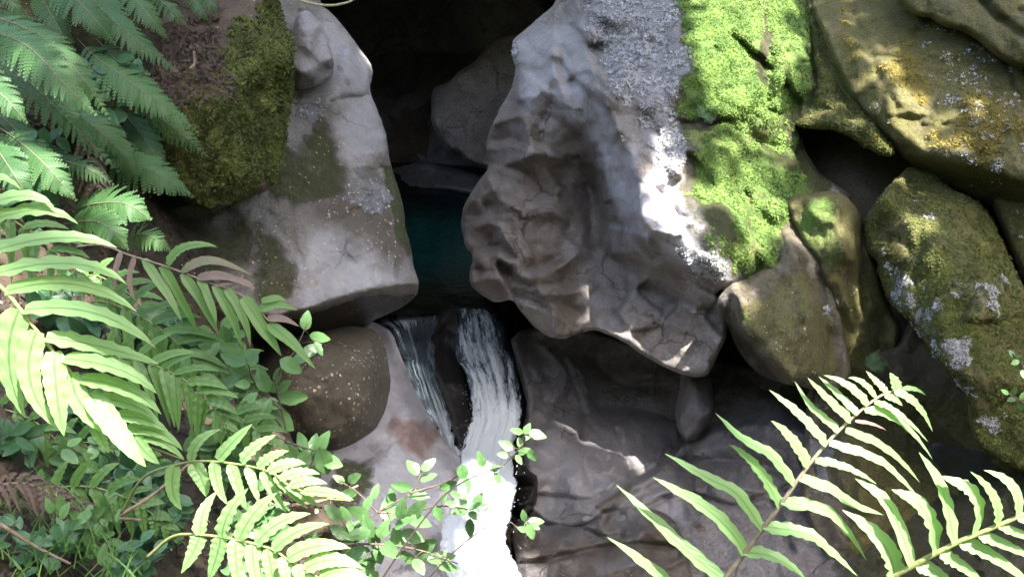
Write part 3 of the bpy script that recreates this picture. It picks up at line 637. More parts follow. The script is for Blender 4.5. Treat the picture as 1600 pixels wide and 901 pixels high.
lb = Rock([(1118, 470), (1130, 455), (1148, 440), (1166, 436), (1192, 420), (1216, 408), (1216, 372), (1222, 346), (1240, 340), (1262, 380), (1290, 420), (1304, 470), (1322, 530), (1330, 590), (1296, 616), (1262, 606), (1238, 602), (1205, 596), (1175, 575), (1150, 545), (1134, 505)],
    [(1118, 470, 6.6), (1150, 458, 6.55), (1165, 500, 6.42), (1200, 490, 6.38), (1200, 540, 6.32), (1228, 580, 6.3), (1232, 594, 6.35), (1262, 405, 6.75), (1230, 355, 7.0), (1235, 400, 6.75), (1275, 440, 6.75), (1290, 480, 6.65), (1260, 500, 6.38), (1300, 540, 6.6), (1275, 580, 6.35), (1300, 595, 6.5), (1140, 505, 6.95), (1165, 545, 6.98), (1195, 580, 6.95), (1215, 596, 6.9), (1160, 515, 6.5), (1190, 552, 6.45)],
    soft=4, edge=(6, 0.10), rough_edge=3.5, noise=((.08, .4, 5), (.016, .1, 4)), seed=71, chip=((.08, 70), (.03, 28)), folds=[([(1116, 470), (1160, 513), (1190, 550), (1232, 596)], 8, .10), ([(1222, 360), (1250, 440), (1262, 520), (1240, 590)], 16, .08), ([(1285, 430), (1290, 500), (1300, 590)], 9, -.07)], thick=1.1,
    masks=[('moss', [(1130, 470), (1260, 400), (1300, 480), (1310, 590), (1230, 590), (1170, 510)], 14, .62), ('brown', [(1220, 430), (1290, 440), (1310, 580), (1250, 590), (1230, 500)], 22, .6), ('moss', None, 1, .42), ('brown', None, 1, .45), ('wet', [(1120, 480), (1163, 522), (1193, 558), (1230, 602), (1200, 612), (1145, 560)], 5, .9), ('green', [(1150, 470), (1180, 460), (1190, 500), (1160, 500)], 14, .5), ('pale', [(1118, 460), (1150, 456), (1158, 490), (1130, 490)], 8, .9),  # wet paints shade on the underside; pale paints the sunlit corner
           ('speck', [(1150, 480), (1240, 440), (1280, 580), (1220, 580)], 22, .5), ('lich', [(1260, 440), (1310, 460), (1310, 560), (1270, 540)], 18, .4), ('green', [(1180, 510), (1240, 540), (1230, 575), (1190, 545)], 16, .45)])
lb.build('boulder', M_mossy, 'angular brown and green boulder with a white sunlit corner under the green moss', 'boulder', 'boulders of the gorge')

SC2 = [(800, 540), (1140, 540), (1140, 700), (1000, 760), (820, 800)]
cb = Rock([(795, 520), (880, 500), (1000, 540), (1130, 560), (1250, 590), (1330, 640), (1480, 690), (1640, 720), (1740, 800), (2060, 900), (2060, 1200), (800, 1200), (806, 960), (808, 880), (800, 820), (812, 760), (806, 700), (826, 640), (810, 580)],
    [(850, 540, 8.5), (950, 550, 8.6), (1060, 590, 8.35), (850, 640, 8.0), (935, 620, 8.35), (1000, 640, 8.25), (880, 680, 7.7), (950, 700, 7.75), (1060, 690, 7.95), (825, 720, 7.5), (900, 770, 7.15), (960, 750, 7.3), (1000, 740, 7.55), (1010, 760, 7.2), (930, 800, 6.95), (860, 775, 7.3), (1100, 700, 7.5), (1100, 760, 7.2), (1050, 800, 7.0), (1000, 900, 6.8), (830, 900, 7.0),
     (1150, 650, 7.7), (1200, 640, 7.5), (1200, 700, 7.15), (1280, 700, 7.2), (1180, 780, 7.0), (1300, 780, 6.9), (1450, 780, 6.8), (1550, 800, 6.5), (1700, 800, 6.2), (1400, 700, 7.3), (1200, 900, 6.6), (1500, 950, 6.2), (900, 1050, 6.2), (1240, 600, 7.8)],
    soft=7, edge=(9, 0.19), noise=((.10, .9, 5), (.02, .16, 4)), facet_film=False, scallop=[(.16, 120, SC2, 30), (.14, 70, [(1050, 640), (1300, 620), (1300, 800), (1050, 790)], 30)], seed=75, thick=1.6, folds=[([(827, 737), (832, 808), (909, 822), (965, 774), (1016, 748), (1057, 711)], 15, .15), ([(840, 815), (909, 836), (965, 790), (1016, 764), (1062, 728)], 9, -.13), ([(845, 540), (883, 568), (882, 605), (850, 645)], 12, .14), ([(858, 650), (945, 638), (1027, 642), (1057, 655)], 9, -.10), ([(914, 640), (912, 690), (909, 727), (942, 780)], 8, -.08), ([(847, 675), (880, 660), (915, 680), (908, 730)], 18, .09), ([(1068, 700), (1130, 672), (1200, 660), (1260, 680)], 15, .14), ([(1060, 722), (1150, 715), (1240, 742)], 10, -.12), ([(975, 800), (1020, 772), (1060, 768), (1092, 815)], 13, .12), ([(930, 560), (960, 600), (1040, 600)], 12, -.10), ([(890, 560), (920, 600), (918, 640)], 16, .10), ([(1120, 770), (1180, 760), (1250, 800)], 14, .12)],
    cracks=[([(815, 770), (880, 775), (925, 782), (985, 745), (1030, 730), (1062, 690), (1085, 660)], 3.5, .10), ([(840, 620), (880, 640), (930, 632), (1000, 640)], 3, .05), ([(985, 745), (975, 690), (960, 670)], 2.4, .05), ([(1060, 660), (1075, 720), (1090, 800)], 4, .10), ([(940, 800), (990, 800), (1060, 770), (1150, 790), (1230, 760)], 4, .10), ([(1160, 680), (1200, 770), (1240, 860)], 4, .08), ([(880, 560), (910, 630)], 3, .05)],
    masks=[('pale', [(835, 690), (1000, 690), (960, 800), (835, 815)], 40, .42), ('pale', [(960, 775), (1050, 755), (1090, 815), (990, 815)], 16, .4), ('pale', [(1070, 660), (1140, 650), (1130, 700), (1070, 705)], 16, .35), ('brown', [(880, 520), (1100, 560), (1090, 700), (980, 720), (900, 620)], 40, .4), ('brown', [(930, 790), (985, 755), (990, 764), (940, 802)], 4, 1.0), ('wet', [(800, 520), (840, 520), (826, 640), (815, 760), (800, 830)], 16, .8), ('wet', [(1300, 640), (1740, 700), (1740, 960), (1300, 960)], 30, .6), ('moss', [(1300, 680), (1700, 700), (1700, 960), (1300, 960)], 40, .55)])  # wet at the right end simply darkens the rock there
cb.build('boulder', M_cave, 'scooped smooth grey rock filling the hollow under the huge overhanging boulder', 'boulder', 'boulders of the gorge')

hp = Rock([(1062, 572), (1108, 572), (1113, 605), (1118, 640), (1106, 664), (1088, 688), (1070, 692), (1058, 670), (1054, 640), (1061, 608)],
    [(1065, 580, 7.75), (1105, 580, 7.75), (1085, 600, 7.5), (1100, 640, 7.4), (1070, 650, 7.45), (1085, 688, 7.5), (1056, 640, 7.65), (1115, 630, 7.6), (1080, 670, 7.4)], step=2.6, soft=5, edge=(8, 0.16), noise=((.06, .3, 4), (.015, .1, 3)), seed=79, thick=.7, bumps=[(1074, 655, 12, -.08)], masks=[('pale', [(1060, 580), (1090, 580), (1110, 640), (1090, 660), (1060, 640)], 12, .12)])
hp.build('boulder', M_cave, 'small grey pendant of rock hanging beneath the overhanging boulder', 'boulder', 'boulders of the gorge')

SC3 = [(790, 790), (1100, 780), (1100, 960), (790, 960)]
ld = Rock([(800, 842), (806, 815), (830, 806), (850, 822), (880, 815), (900, 822), (950, 800), (1000, 788), (1050, 806), (1075, 850), (1085, 930), (1000, 1000), (800, 1000), (815, 930)],
    [(806, 830, 7.0), (850, 830, 6.75), (880, 815, 6.95), (930, 812, 6.85), (1000, 795, 6.9), (900, 850, 6.55), (980, 830, 6.65), (1050, 830, 6.7), (860, 890, 6.35), (960, 880, 6.4), (1050, 900, 6.5), (850, 960, 6.1), (1000, 960, 6.1)], soft=4, edge=(6, 0.12), noise=((.06, .4, 5), (.015, .1, 4)), scallop=[(.2, 55, SC3, 20)], seed=83, thick=.9,
    cracks=[([(815, 880), (870, 870), (960, 850), (1060, 850)], 4, .12), ([(900, 820), (940, 840), (985, 835)], 3, .08)], masks=[('wet', None, 1, .35), ('brown', [(820, 850), (1060, 840), (1060, 870), (820, 890)], 8, .6)])
ld.build('boulder', M_cave, 'low stepped dark grey rock shelf beside the foot of the waterfall', 'boulder', 'boulders of the gorge')

drk = Rock([(800, 690), (816, 700), (820, 730), (842, 745), (838, 790), (820, 815), (806, 800), (800, 750)],
    [(808, 700, 7.35), (818, 740, 7.15), (838, 760, 7.2), (815, 790, 7.1), (803, 760, 7.3)], step=2.6, soft=3, edge=(6, 0.12), noise=((.05, .2, 4),), seed=86, thick=.5, masks=[('wet', None, 1, .9)])
drk.build('boulder', M_wet, 'small black wet rock at the right rim of the lower waterfall', 'boulder', 'boulders of the gorge')

gr = Rock([(1262, 600), (1300, 575), (1340, 560), (1400, 540), (1425, 498), (1460, 540), (1500, 580), (1520, 630), (1532, 690), (1600, 730), (1740, 770), (2050, 800), (2060, 1060), (1500, 1000), (1300, 900), (1250, 790), (1256, 690)],
    [(1280, 620, 7.0), (1350, 600, 6.95), (1400, 560, 6.85), (1440, 540, 6.9), (1500, 620, 6.8), (1310, 690, 6.65), (1275, 740, 6.8), (1390, 650, 6.95), (1480, 700, 6.95), (1400, 760, 6.65), (1330, 800, 6.55), (1480, 820, 6.6), (1600, 760, 6.5), (1700, 820, 6.2), (1440, 620, 6.85), (1560, 740, 6.7)], soft=5, edge=(9, .16), noise=((.12, .5, 5), (.02, .12, 4)), seed=89, thick=1.2,
    folds=[([(1345, 590), (1400, 690), (1480, 720)], 18, -.10), ([(1310, 640), (1350, 720), (1340, 800)], 16, .12), ([(1380, 560), (1450, 640), (1530, 720)], 16, .10)],
    masks=[('lich', [(1262, 680), (1302, 676), (1304, 790), (1262, 790)], 16, .62), ('lich', [(1272, 590), (1330, 590), (1320, 650), (1280, 650)], 16, .55), ('moss', [(1300, 560), (1560, 600), (1700, 760), (1700, 960), (1310, 900)], 30, .6), ('brown', None, 1, .6)])
gr.build('boulder', M_mossy, 'shaded mossy brown rock face low in the right wall, behind the tall fern frond', 'boulder', 'boulders of the gorge')

cav = Rock([(673, 150), (678, 136), (700, 130), (716, 112), (742, 96), (770, 60), (860, 20), (880, 290), (790, 276), (752, 262), (735, 258), (716, 240), (698, 236), (682, 214), (674, 190)],
    [(680, 140, 12.0), (720, 140, 11.6), (760, 160, 11.5), (700, 200, 11.5), (735, 255, 11.5), (780, 200, 11.4), (690, 225, 11.8), (840, 180, 11.2)], facet_film=False, chisel=.02, step=2.8, soft=6, edge=(9, 0.25), noise=((.10, .7, 4), (.025, .2, 3)), scallop=[(.14, 70, [(660, 90), (860, 90), (860, 280), (660, 280)], 10)], seed=93, thick=1.2, masks=[])
cav.build('boulder', M_pale, 'pale grey boulder deep in the dark cave above the teal pool', 'boulder', 'boulders of the gorge')

wl = Rock([(560, 275), (620, 262), (660, 250), (700, 262), (740, 270), (800, 285), (860, 300), (860, 340), (780, 318), (720, 300), (660, 296), (600, 304), (550, 310)],
    [(600, 270, 12.9), (600, 300, 12.2), (700, 262, 12.6), (700, 298, 12.0), (780, 290, 11.8), (780, 316, 11.4), (860, 320, 11.0)], step=3.4, soft=5, edge=(7, .3), noise=((.2, .8, 4),), seed=95, thick=1.5, masks=[('wet', None, 1, .2)])
wl.build('boulder', M_cave, 'low dark rock along the far waterline of the teal pool', 'boulder', 'boulders of the gorge')

cw = Rock([(520, -80), (860, -80), (900, 120), (880, 320), (800, 300), (640, 300), (560, 330), (500, 200)],
    [(560, -40, 11.6), (620, 60, 12.8), (700, 20, 12.6), (700, 100, 13.4), (780, 60, 12.2), (840, 0, 11.6), (640, 200, 13.6), (760, 260, 13.0), (850, 200, 12.2), (540, 250, 12.6), (700, -60, 11.8), (600, 300, 13.4)], step=4, soft=6, edge=(6, .2), noise=((.25, .9, 5),), seed=96, thick=.8, folds=[([(570, 90), (640, 75), (720, 85), (800, 60)], 20, .25), ([(600, 140), (660, 160), (700, 150)], 20, -.2), ([(740, 20), (770, 100), (790, 180)], 16, .2)], masks=[('brown', None, 1, .3)])
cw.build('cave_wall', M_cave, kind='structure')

# unseen cave roof above the frame, brought forward to keep sun out
roof = Rock([(350, -900), (1150, -900), (1150, -60), (900, -30), (760, -12), (640, -6), (560, -20), (350, -60)], [(500, -40, 9.6), (700, -10, 9.6), (900, -40, 9.2), (500, -800, 8.2), (1000, -800, 8.2), (700, -400, 8.6)], step=9, soft=20, edge=(18, 0.37), noise=((.3, .8, 4),), thick=4.0, seed=97)
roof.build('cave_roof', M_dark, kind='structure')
# ------------------------------------------------------------------ water
def pool_mat():
    s = N('pool_water'); v = s.obj()
    b = s.n('ShaderNodeBsdfPrincipled')
    n = s.noise(v, .9, 5, .65); yy_ = s.n('ShaderNodeSeparateXYZ'); s.link(v, yy_.inputs[0]); deep = s.mr(yy_.outputs[1], -.6, 2.2); lip = s.mr(s.math('ADD', yy_.outputs[1], s.math('MULTIPLY', s.noise(v, 2.6, 4, .6), .9)), -1.1, -.1)
    s.put(b.inputs['Base Color'], s.mix(deep, s.mix(s.mr(n, .3, .7), (.002, .014, .014), (.004, .046, .046)), (.0006, .006, .007)))  # far water coloured darker to sink into the cave's shade
    s.put(b.inputs['Base Color'], s.mix(lip, s.mix(s.mr(s.noise(v, 7, 4), .4, .65), (.003, .004, .003), (.02, .024, .018)), b.inputs['Base Color'].links[0].from_socket))
    b.inputs['Roughness'].default_value = .06; b.inputs['IOR'].default_value = 1.33
    s.put(b.inputs['Normal'], s.bump(s.math('ADD', s.noise(v, 4, 3), s.math('MULTIPLY', s.noise(v, 18, 2), .3)), .25, .05))
    s.link(b.outputs[0], s.out.inputs[0]); return s.m

def fall_mat(name, glass, fx=15, fy=2.6, gx=42, gy=9, lo=.42, hi=.66):
    """attribute flow: R across, G along the fall, B foam amount"""
    s = N(name)
    at = s.attr('flow'); c = s.sep(at.outputs['Color'])
    cmb = s.n('ShaderNodeCombineXYZ'); s.put(cmb.inputs[0], s.math('MULTIPLY', c[0], fx)); s.put(cmb.inputs[1], s.math('MULTIPLY', c[1], fy))
    st = s.noise(cmb.outputs[0], 1.0, 6, .7, .5)
    cm2 = s.n('ShaderNodeCombineXYZ'); s.put(cm2.inputs[0], s.math('MULTIPLY', c[0], gx)); s.put(cm2.inputs[1], s.math('MULTIPLY', c[1], gy))
    st2 = s.noise(cm2.outputs[0], 1.0, 4, .65, .8)
    k = s.math('ADD', s.math('MULTIPLY', st, .62), s.math('MULTIPLY', st2, .38))
    foam = s.mr(s.math('ADD', k, s.math('SUBTRACT', c[2], .5)), lo, hi, smooth=True)
    white = s.n('ShaderNodeBsdfPrincipled')
    s.put(white.inputs['Base Color'], s.mix(foam, (.34, .46, .56), (.86, .90, .93))); white.inputs['Roughness'].default_value = .35
    s.put(white.inputs['Normal'], s.bump(k, .8, .05))
    tr = s.n('ShaderNodeBsdfTranslucent'); tr.inputs[0].default_value = (.8, .86, .9, 1)
    wm = s.n('ShaderNodeMixShader'); wm.inputs[0].default_value = .25
    s.link(white.outputs[0], wm.inputs[1]); s.link(tr.outputs[0], wm.inputs[2])
    gl = s.n('ShaderNodeBsdfGlossy'); gl.inputs['Roughness'].default_value = .12; gl.inputs[0].default_value = (.75, .85, .95, 1)
    s.put(gl.inputs['Normal'], s.bump(k, 1.0, .06))
    tp = s.n('ShaderNodeBsdfTransparent'); tp.inputs[0].default_value = (.62, .80, .84, 1)
    gm = s.n('ShaderNodeMixShader'); gm.inputs[0].default_value = glass
    s.link(tp.outputs[0], gm.inputs[1]); s.link(gl.outputs[0], gm.inputs[2])
    fin_ = s.n('ShaderNodeMixShader'); s.put(fin_.inputs[0], foam)
    s.link(gm.outputs[0], fin_.inputs[1]); s.link(wm.outputs[0], fin_.inputs[2])
    # thin, torn margins
    tp2 = s.n('ShaderNodeBsdfTransparent'); al = s.mr(s.math('ADD', at.outputs['Alpha'], s.math('MULTIPLY', s.math('SUBTRACT', k, .5), 2.6)), .25, .75, smooth=True)
    fe = s.n('ShaderNodeMixShader'); s.put(fe.inputs[0], al); s.link(tp2.outputs[0], fe.inputs[1]); s.link(fin_.outputs[0], fe.inputs[2])
    s.link(fe.outputs[0], s.out.inputs[0]); return s.m

POOL_Z = float(P(690, 486, 8.62)[2])
nx, ny = 60, 60
xs = np.linspace(-4.5, 3.5, nx); ys = np.linspace(7.95, 18, ny)
XX, YY = np.meshgrid(xs, ys)
pv = np.stack([XX, YY, POOL_Z + .012 * fbm(np.stack([XX * 1.4, YY * 1.4, XX * 0], -1), 4, 3)], -1).reshape(-1, 3)
pf = [(j * nx + i, j * nx + i + 1, (j + 1) * nx + i + 1, (j + 1) * nx + i) for j in range(ny - 1) for i in range(nx - 1)]
# keep the pool behind the lip and out of the rocks in front
keep = []
lipy = float(P(690, 486, 8.62)[1])
for f in pf:
    c = pv[list(f)].mean(0)
    if c[1] > lipy - .03: keep.append(f)
mesh('pool_water', pv, keep, pool_mat(), loc=(0, 10, POOL_Z)).update_tag()
tag(bpy.data.objects['pool_water'], kind='structure')

def cr(pts, n):
    pts = np.asarray(pts, float); m = len(pts)
    L = np.r_[0, np.cumsum(np.linalg.norm(np.diff(pts[:, :2], axis=0), axis=1))]
    t = np.linspace(0, L[-1], n)
    pp = np.vstack([2 * pts[0] - pts[1], pts, 2 * pts[-1] - pts[-2]])
    k = np.clip(np.searchsorted(L, t, side='right') - 1, 0, m - 2)
    u = ((t - L[k]) / (L[k + 1] - L[k]))[:, None]
    a, b, c, d = pp[k], pp[k + 1], pp[k + 2], pp[k + 3]
    return .5 * ((2 * b) + (-a + c) * u + (2 * a - 5 * b + 4 * c - d) * u * u + (-a + 3 * b - 3 * c + d) * u ** 3)

def fall(name, le, re, foam, mat, belly=.10, nu=72, nv=220, seed=0, rough=1.0, edge_k=6.0):
    L = cr(le, nv); R = cr(re, nv)
    u = np.linspace(0, 1, nu); V = np.linspace(0, 1, nv)
    G = L[:, None, :] * (1 - u)[None, :, None] + R[:, None, :] * u[None, :, None]
    U, W = np.meshgrid(u, V)
    rag = fbm(np.stack([W * 14, U * 0, U * 0 + seed], -1), seed, 4, .6) * 12 * smooth(.03, .4, W)
    G[..., 0] += np.where(U < .5, -1, 1) * np.abs(U - .5) * 2 * rag
    b = belly * (1 - (2 * U - 1) ** 2)
    rip = fbm(np.stack([U * 15, W * 3.2, U * 0], -1), seed + 2, 4, .6)
    rip2 = fbm(np.stack([U * 7, W * 9, U * 0], -1), seed + 5, 4, .6)
    G[..., 2] -= b + rough * (.13 * rip * (1 - .4 * W) + (.05 + .12 * W) * rip2)
    G[..., 2] -= rough * .05 * W ** .5 * fbm(np.stack([U * 34, W * 26, U * 0 + 9], -1), seed + 11, 4, .65)
    pts = P(G[..., 0], G[..., 1], G[..., 2]).reshape(-1, 3)
    F = [(j * nu + i, (j + 1) * nu + i, (j + 1) * nu + i + 1, j * nu + i + 1) for j in range(nv - 1) for i in range(nu - 1)]
    fo = np.interp(W, *zip(*foam)) + .22 * rough * rip * smooth(1, .45, W) + .14 * rough * rip2 * smooth(1, .5, W) - .34 * np.abs(2 * U - 1) ** 4 * np.interp(W, [0, .5, 1], [1, .8, .25])
    at = np.stack([U * (np.linalg.norm(pts.reshape(nv, nu, 3)[:, -1] - pts.reshape(nv, nu, 3)[:, 0], axis=1).mean()), W * 2.4 + seed, np.clip(fo, 0, 1), np.clip((1 - np.abs(2 * U - 1)) * edge_k, 0, 1)], -1).reshape(-1, 4)
    o = mesh(name, pts, F, mat, loc=pts.min(0), attrs={'flow': at})
    return tag(o, kind='structure')

M_fall = fall_mat('falling_water', .2, 15, 5.5, 44, 24, .30, .62)
M_chute = fall_mat('sliding_water', .35, 58, .7, 150, 1.5, .34, .72)
fall('waterfall_water', [(574, 492, 8.95), (580, 506, 8.7), (598, 514, 8.5), (622, 545, 8.25), (640, 590, 7.95), (662, 640, 7.6), (696, 705, 7.2)], [(706, 470, 8.95), (702, 482, 8.7), (694, 500, 8.5), (680, 530, 8.3), (688, 590, 7.95), (706, 650, 7.55), (722, 712, 7.15)],
     [(0, .46), (.08, .56), (.18, .40), (.4, .42), (.7, .50), (1, .85)], M_chute, belly=.06, seed=3, rough=.25, edge_k=16)
fall('waterfall_water', [(704, 472, 8.95), (704, 484, 8.68), (702, 502, 8.45), (707, 545, 8.1), (726, 600, 7.75), (736, 650, 7.45), (722, 700, 7.15), (714, 735, 6.6), (704, 785, 6.1), (684, 825, 5.6), (676, 870, 5.35), (706, 920, 5.35), (730, 990, 5.3)],
     [(776, 478, 8.95), (786, 490, 8.7), (794, 508, 8.55), (804, 550, 8.3), (814, 590, 8.0), (816, 650, 7.6), (804, 700, 7.3), (808, 760, 6.9), (802, 810, 6.6), (802, 850, 6.4), (824, 920, 6.1), (830, 990, 5.9)],
     [(0, .36), (.06, .44), (.16, .50), (.28, .60), (.42, .70), (.6, .74), (1, .70)], M_fall, belly=.12, nv=320, seed=8, rough=.5)
# ------------------------------------------------------------------ foliage builders
class Blades:
    """collects leaf blades of one plant part into one mesh"""
    def __init__(s): s.V = []; s.F = []; s.A = []; s.n = 0
    def add(s, V, F, A):
        s.V.append(V); s.A.append(A); s.F += [tuple(i + s.n for i in f) for f in F]; s.n += len(V)
    def build(s, name, mat, parent, **kw):
        return mesh(name, np.vstack(s.V), s.F, mat, parent=parent, attrs={'leaf': np.vstack(s.A)}, **kw)

def unit(v): return v / (np.linalg.norm(v, axis=-1, keepdims=True) + 1e-12)

def strap(B, ctrl, width, wdir, nseg=20, wave=.16, nw=7, fold=.18, tint=.5, dead=0., prof='strap', deadtip=0., curl=.0, teeth=.06):
    """ctrl: (n,3) centre-line points; width in metres (full); wdir: rough direction across the blade"""
    ctrl = np.asarray(ctrl, float)
    L = np.r_[0, np.cumsum(np.linalg.norm(np.diff(ctrl, axis=0), axis=1))]
    t = np.linspace(0, 1, nseg + 1)
    if len(ctrl) == 3:
        b = ctrl; C = (1 - t)[:, None] ** 2 * b[0] + 2 * ((1 - t) * t)[:, None] * b[1] + t[:, None] ** 2 * b[2]
    else:
        C = cr(ctrl, nseg + 1)
    T = unit(np.gradient(C, axis=0))
    W = wdir - (T * wdir).sum(1, keepdims=True) * T; W = unit(W)
    Nn = np.cross(T, W)
    Nn = np.where(((Nn * (CAM - C)).sum(1) < 0)[:, None], -Nn, Nn)
    if prof == 'strap': w = np.minimum(1, .55 + t / .10 * .45) * (1 - t ** 3.2) ** .9 * (1 - .18 * t)
    elif prof == 'ovate': w = np.sin(np.pi * t ** .8) ** .75 * (1 - .12 * t)
    else: w = (1 - t) ** .8
    w = np.maximum(w, .015) * width / 2
    ph = rng.uniform(0, 6.28)
    us = np.array([-1, -.55, 0, .55, 1])
    V = []; A = []
    k = 2 * np.pi * nw
    for u in us:
        ww = w * (1 + (teeth * np.sin(k * 2.3 * t + ph * 2 + u) if abs(u) == 1 else 0))
        off = fold * w * abs(u) + wave * w * np.sin(k * t + ph + (1.6 if u > 0 else 0)) * u * u - curl * w * u * u
        V.append(C + W * (u * ww)[:, None] + Nn * off[:, None])
        A.append(np.stack([np.full(nseg + 1, abs(u)), t * np.linalg.norm(ctrl[-1] - ctrl[0]), np.full(nseg + 1, tint) + .1 * t, np.clip(dead + deadtip * smooth(.6, 1, t), 0, 1)], 1))
    V = np.stack(V, 1).reshape(-1, 3); A = np.stack(A, 1).reshape(-1, 4)
    F = [(i * 5 + j, i * 5 + j + 1, (i + 1) * 5 + j + 1, (i + 1) * 5 + j) for i in range(nseg) for j in range(4)]
    B.add(V, F, A)

def tube(pts, r0, r1, n=6, seg=None):
    pts = np.asarray(pts, float)
    if seg: pts = cr(pts, seg)
    T = unit(np.gradient(pts, axis=0)); a = unit(np.cross(T, np.array([.3, .2, .93]))); b = np.cross(T, a)
    m = len(pts); r = np.linspace(r0, r1, m)
    an = np.linspace(0, 2 * np.pi, n, endpoint=False)
    V = (pts[:, None] + r[:, None, None] * (np.cos(an)[None, :, None] * a[:, None] + np.sin(an)[None, :, None] * b[:, None])).reshape(-1, 3)
    F = [(i * n + j, i * n + (j + 1) % n, (i + 1) * n + (j + 1) % n, (i + 1) * n + j) for i in range(m - 1) for j in range(n)]
    F += [tuple(range(n - 1, -1, -1)), tuple((m - 1) * n + j for j in range(n))]
    return V, F

class Tubes:
    def __init__(s): s.V = []; s.F = []; s.n = 0
    def add(s, pts, r0, r1, n=6, seg=None):
        V, F = tube(pts, r0, r1, n, seg); s.V.append(V); s.F += [tuple(i + s.n for i in f) for f in F]; s.n += len(V)
    def build(s, name, mat, parent): return mesh(name, np.vstack(s.V), s.F, mat, parent=parent)

def across(bx, by, tx, ty, d, tilt, roll=1.0):
    """direction across a blade: square to it as seen from the path, its upper side leaning away (tilt)"""
    vx, vy = tx - bx, ty - by
    L = math.hypot(vx, vy) + 1e-9
    nx_, ny_ = -vy / L, vx / L
    if ny_ > 0: nx_, ny_ = -nx_, -ny_                # towards the top
    return RT * nx_ + UP * (-ny_) + FW * tilt * (abs(ny_) * .8 + .2) * roll

def pinnate(root, rachis, pinnae, d0, mat, stalk_mat, tilt=.7, r=(.004, .0012), tint=(.3, .7), fold=.2, wave=.16, droop=.03, dtip=0., nw=7, rd=None, teeth=.06):
    """one frond: rachis [(px,py)...] with depths rd, pinnae [(bx,by,[mids],tx,ty,width_px,dead)]"""
    ra = np.asarray(rachis, float)
    dd = np.interp(np.linspace(0, 1, len(ra)), np.linspace(0, 1, len(rd)), rd) if rd is not None else np.full(len(ra), d0)
    B = Blades()
    fine = cr(np.c_[ra, dd], 80)
    for p in pinnae:
        bx, by, mids, tx, ty, wpx = p[:6]; dead = p[6] if len(p) > 6 else 0.
        k = np.argmin((fine[:, 0] - bx) ** 2 + (fine[:, 1] - by) ** 2)
        db = fine[k, 2]
        pts2 = [(bx, by)] + list(mids) + [(tx, ty)]
        m = len(pts2)
        L = math.hypot(tx - bx, ty - by) * db / FPX
        jd = rng.normal(0, .10) * L
        ctrl = [P(q[0], q[1], db + (j / (m - 1)) * (dtip * L + jd) - droop * L * math.sin(math.pi * j / (m - 1))) for j, q in enumerate(pts2)]
        if m == 3 and len(mids) == 1:                 # given point lies ON the blade
            ctrl[1] = 2 * ctrl[1] - .5 * (ctrl[0] + ctrl[2])
        if m == 2:
            mid = .5 * (ctrl[0] + ctrl[1]) + UP * L * .07; ctrl = [ctrl[0], mid, ctrl[1]]
        w = wpx * db / FPX * 1.04 * math.sqrt(1 + (tilt * .75) ** 2)
        strap(B, ctrl, w, across(bx, by, tx, ty, db, tilt + rng.normal(0, .15)), tint=rng.uniform(*tint), dead=dead, fold=fold * rng.uniform(.5, 1.3), wave=wave * rng.uniform(.6, 1.3), nw=nw, teeth=teeth,
              deadtip=.45 if rng.random() < .25 else 0., nseg=22)
    f = B.build('frond', mat, root)
    T = Tubes(); T.add(P(fine[:, 0], fine[:, 1], fine[:, 2] + .002), r[0], r[1], 6); T.build('stalk', stalk_mat, f)
    return f

def auto_pinnae(rachis, n, lmax, wpx, ang=62, dead=0., start=.12, sides=(1, -1), drop=.25):
    c = cr(np.c_[np.asarray(rachis, float), np.zeros(len(rachis))], 100)[:, :2]
    out = []
    for i in range(n):
        t = start + (1 - start) * (i + .5) / n
        k = int(t * 99); b = c[k]; tg = c[min(99, k + 3)] - c[max(0, k - 3)]; tg /= np.linalg.norm(tg) + 1e-9
        ln = lmax * (min(1, .55 + t * 1.2) if t < .4 else (1 - ((t - .4) / .62) ** 1.5)) * rng.uniform(.85, 1.1)
        ln = max(ln, lmax * .12)
        for s_ in sides:
            a = math.radians(ang * (1 - .35 * t) + rng.normal(0, 5)) * s_
            dr = np.array([tg[0] * math.cos(a) - tg[1] * math.sin(a), tg[0] * math.sin(a) + tg[1] * math.cos(a)])
            tip = b + dr * ln + np.array([0, drop * ln])
            mid = b + dr * ln * .5 + np.array([0, drop * ln * .1])
            out.append((b[0], b[1], [tuple(mid)], tip[0], tip[1], wpx * rng.uniform(.85, 1.1) * (1 if t < .8 else .75), dead * (rng.random() < dead)))
    return out

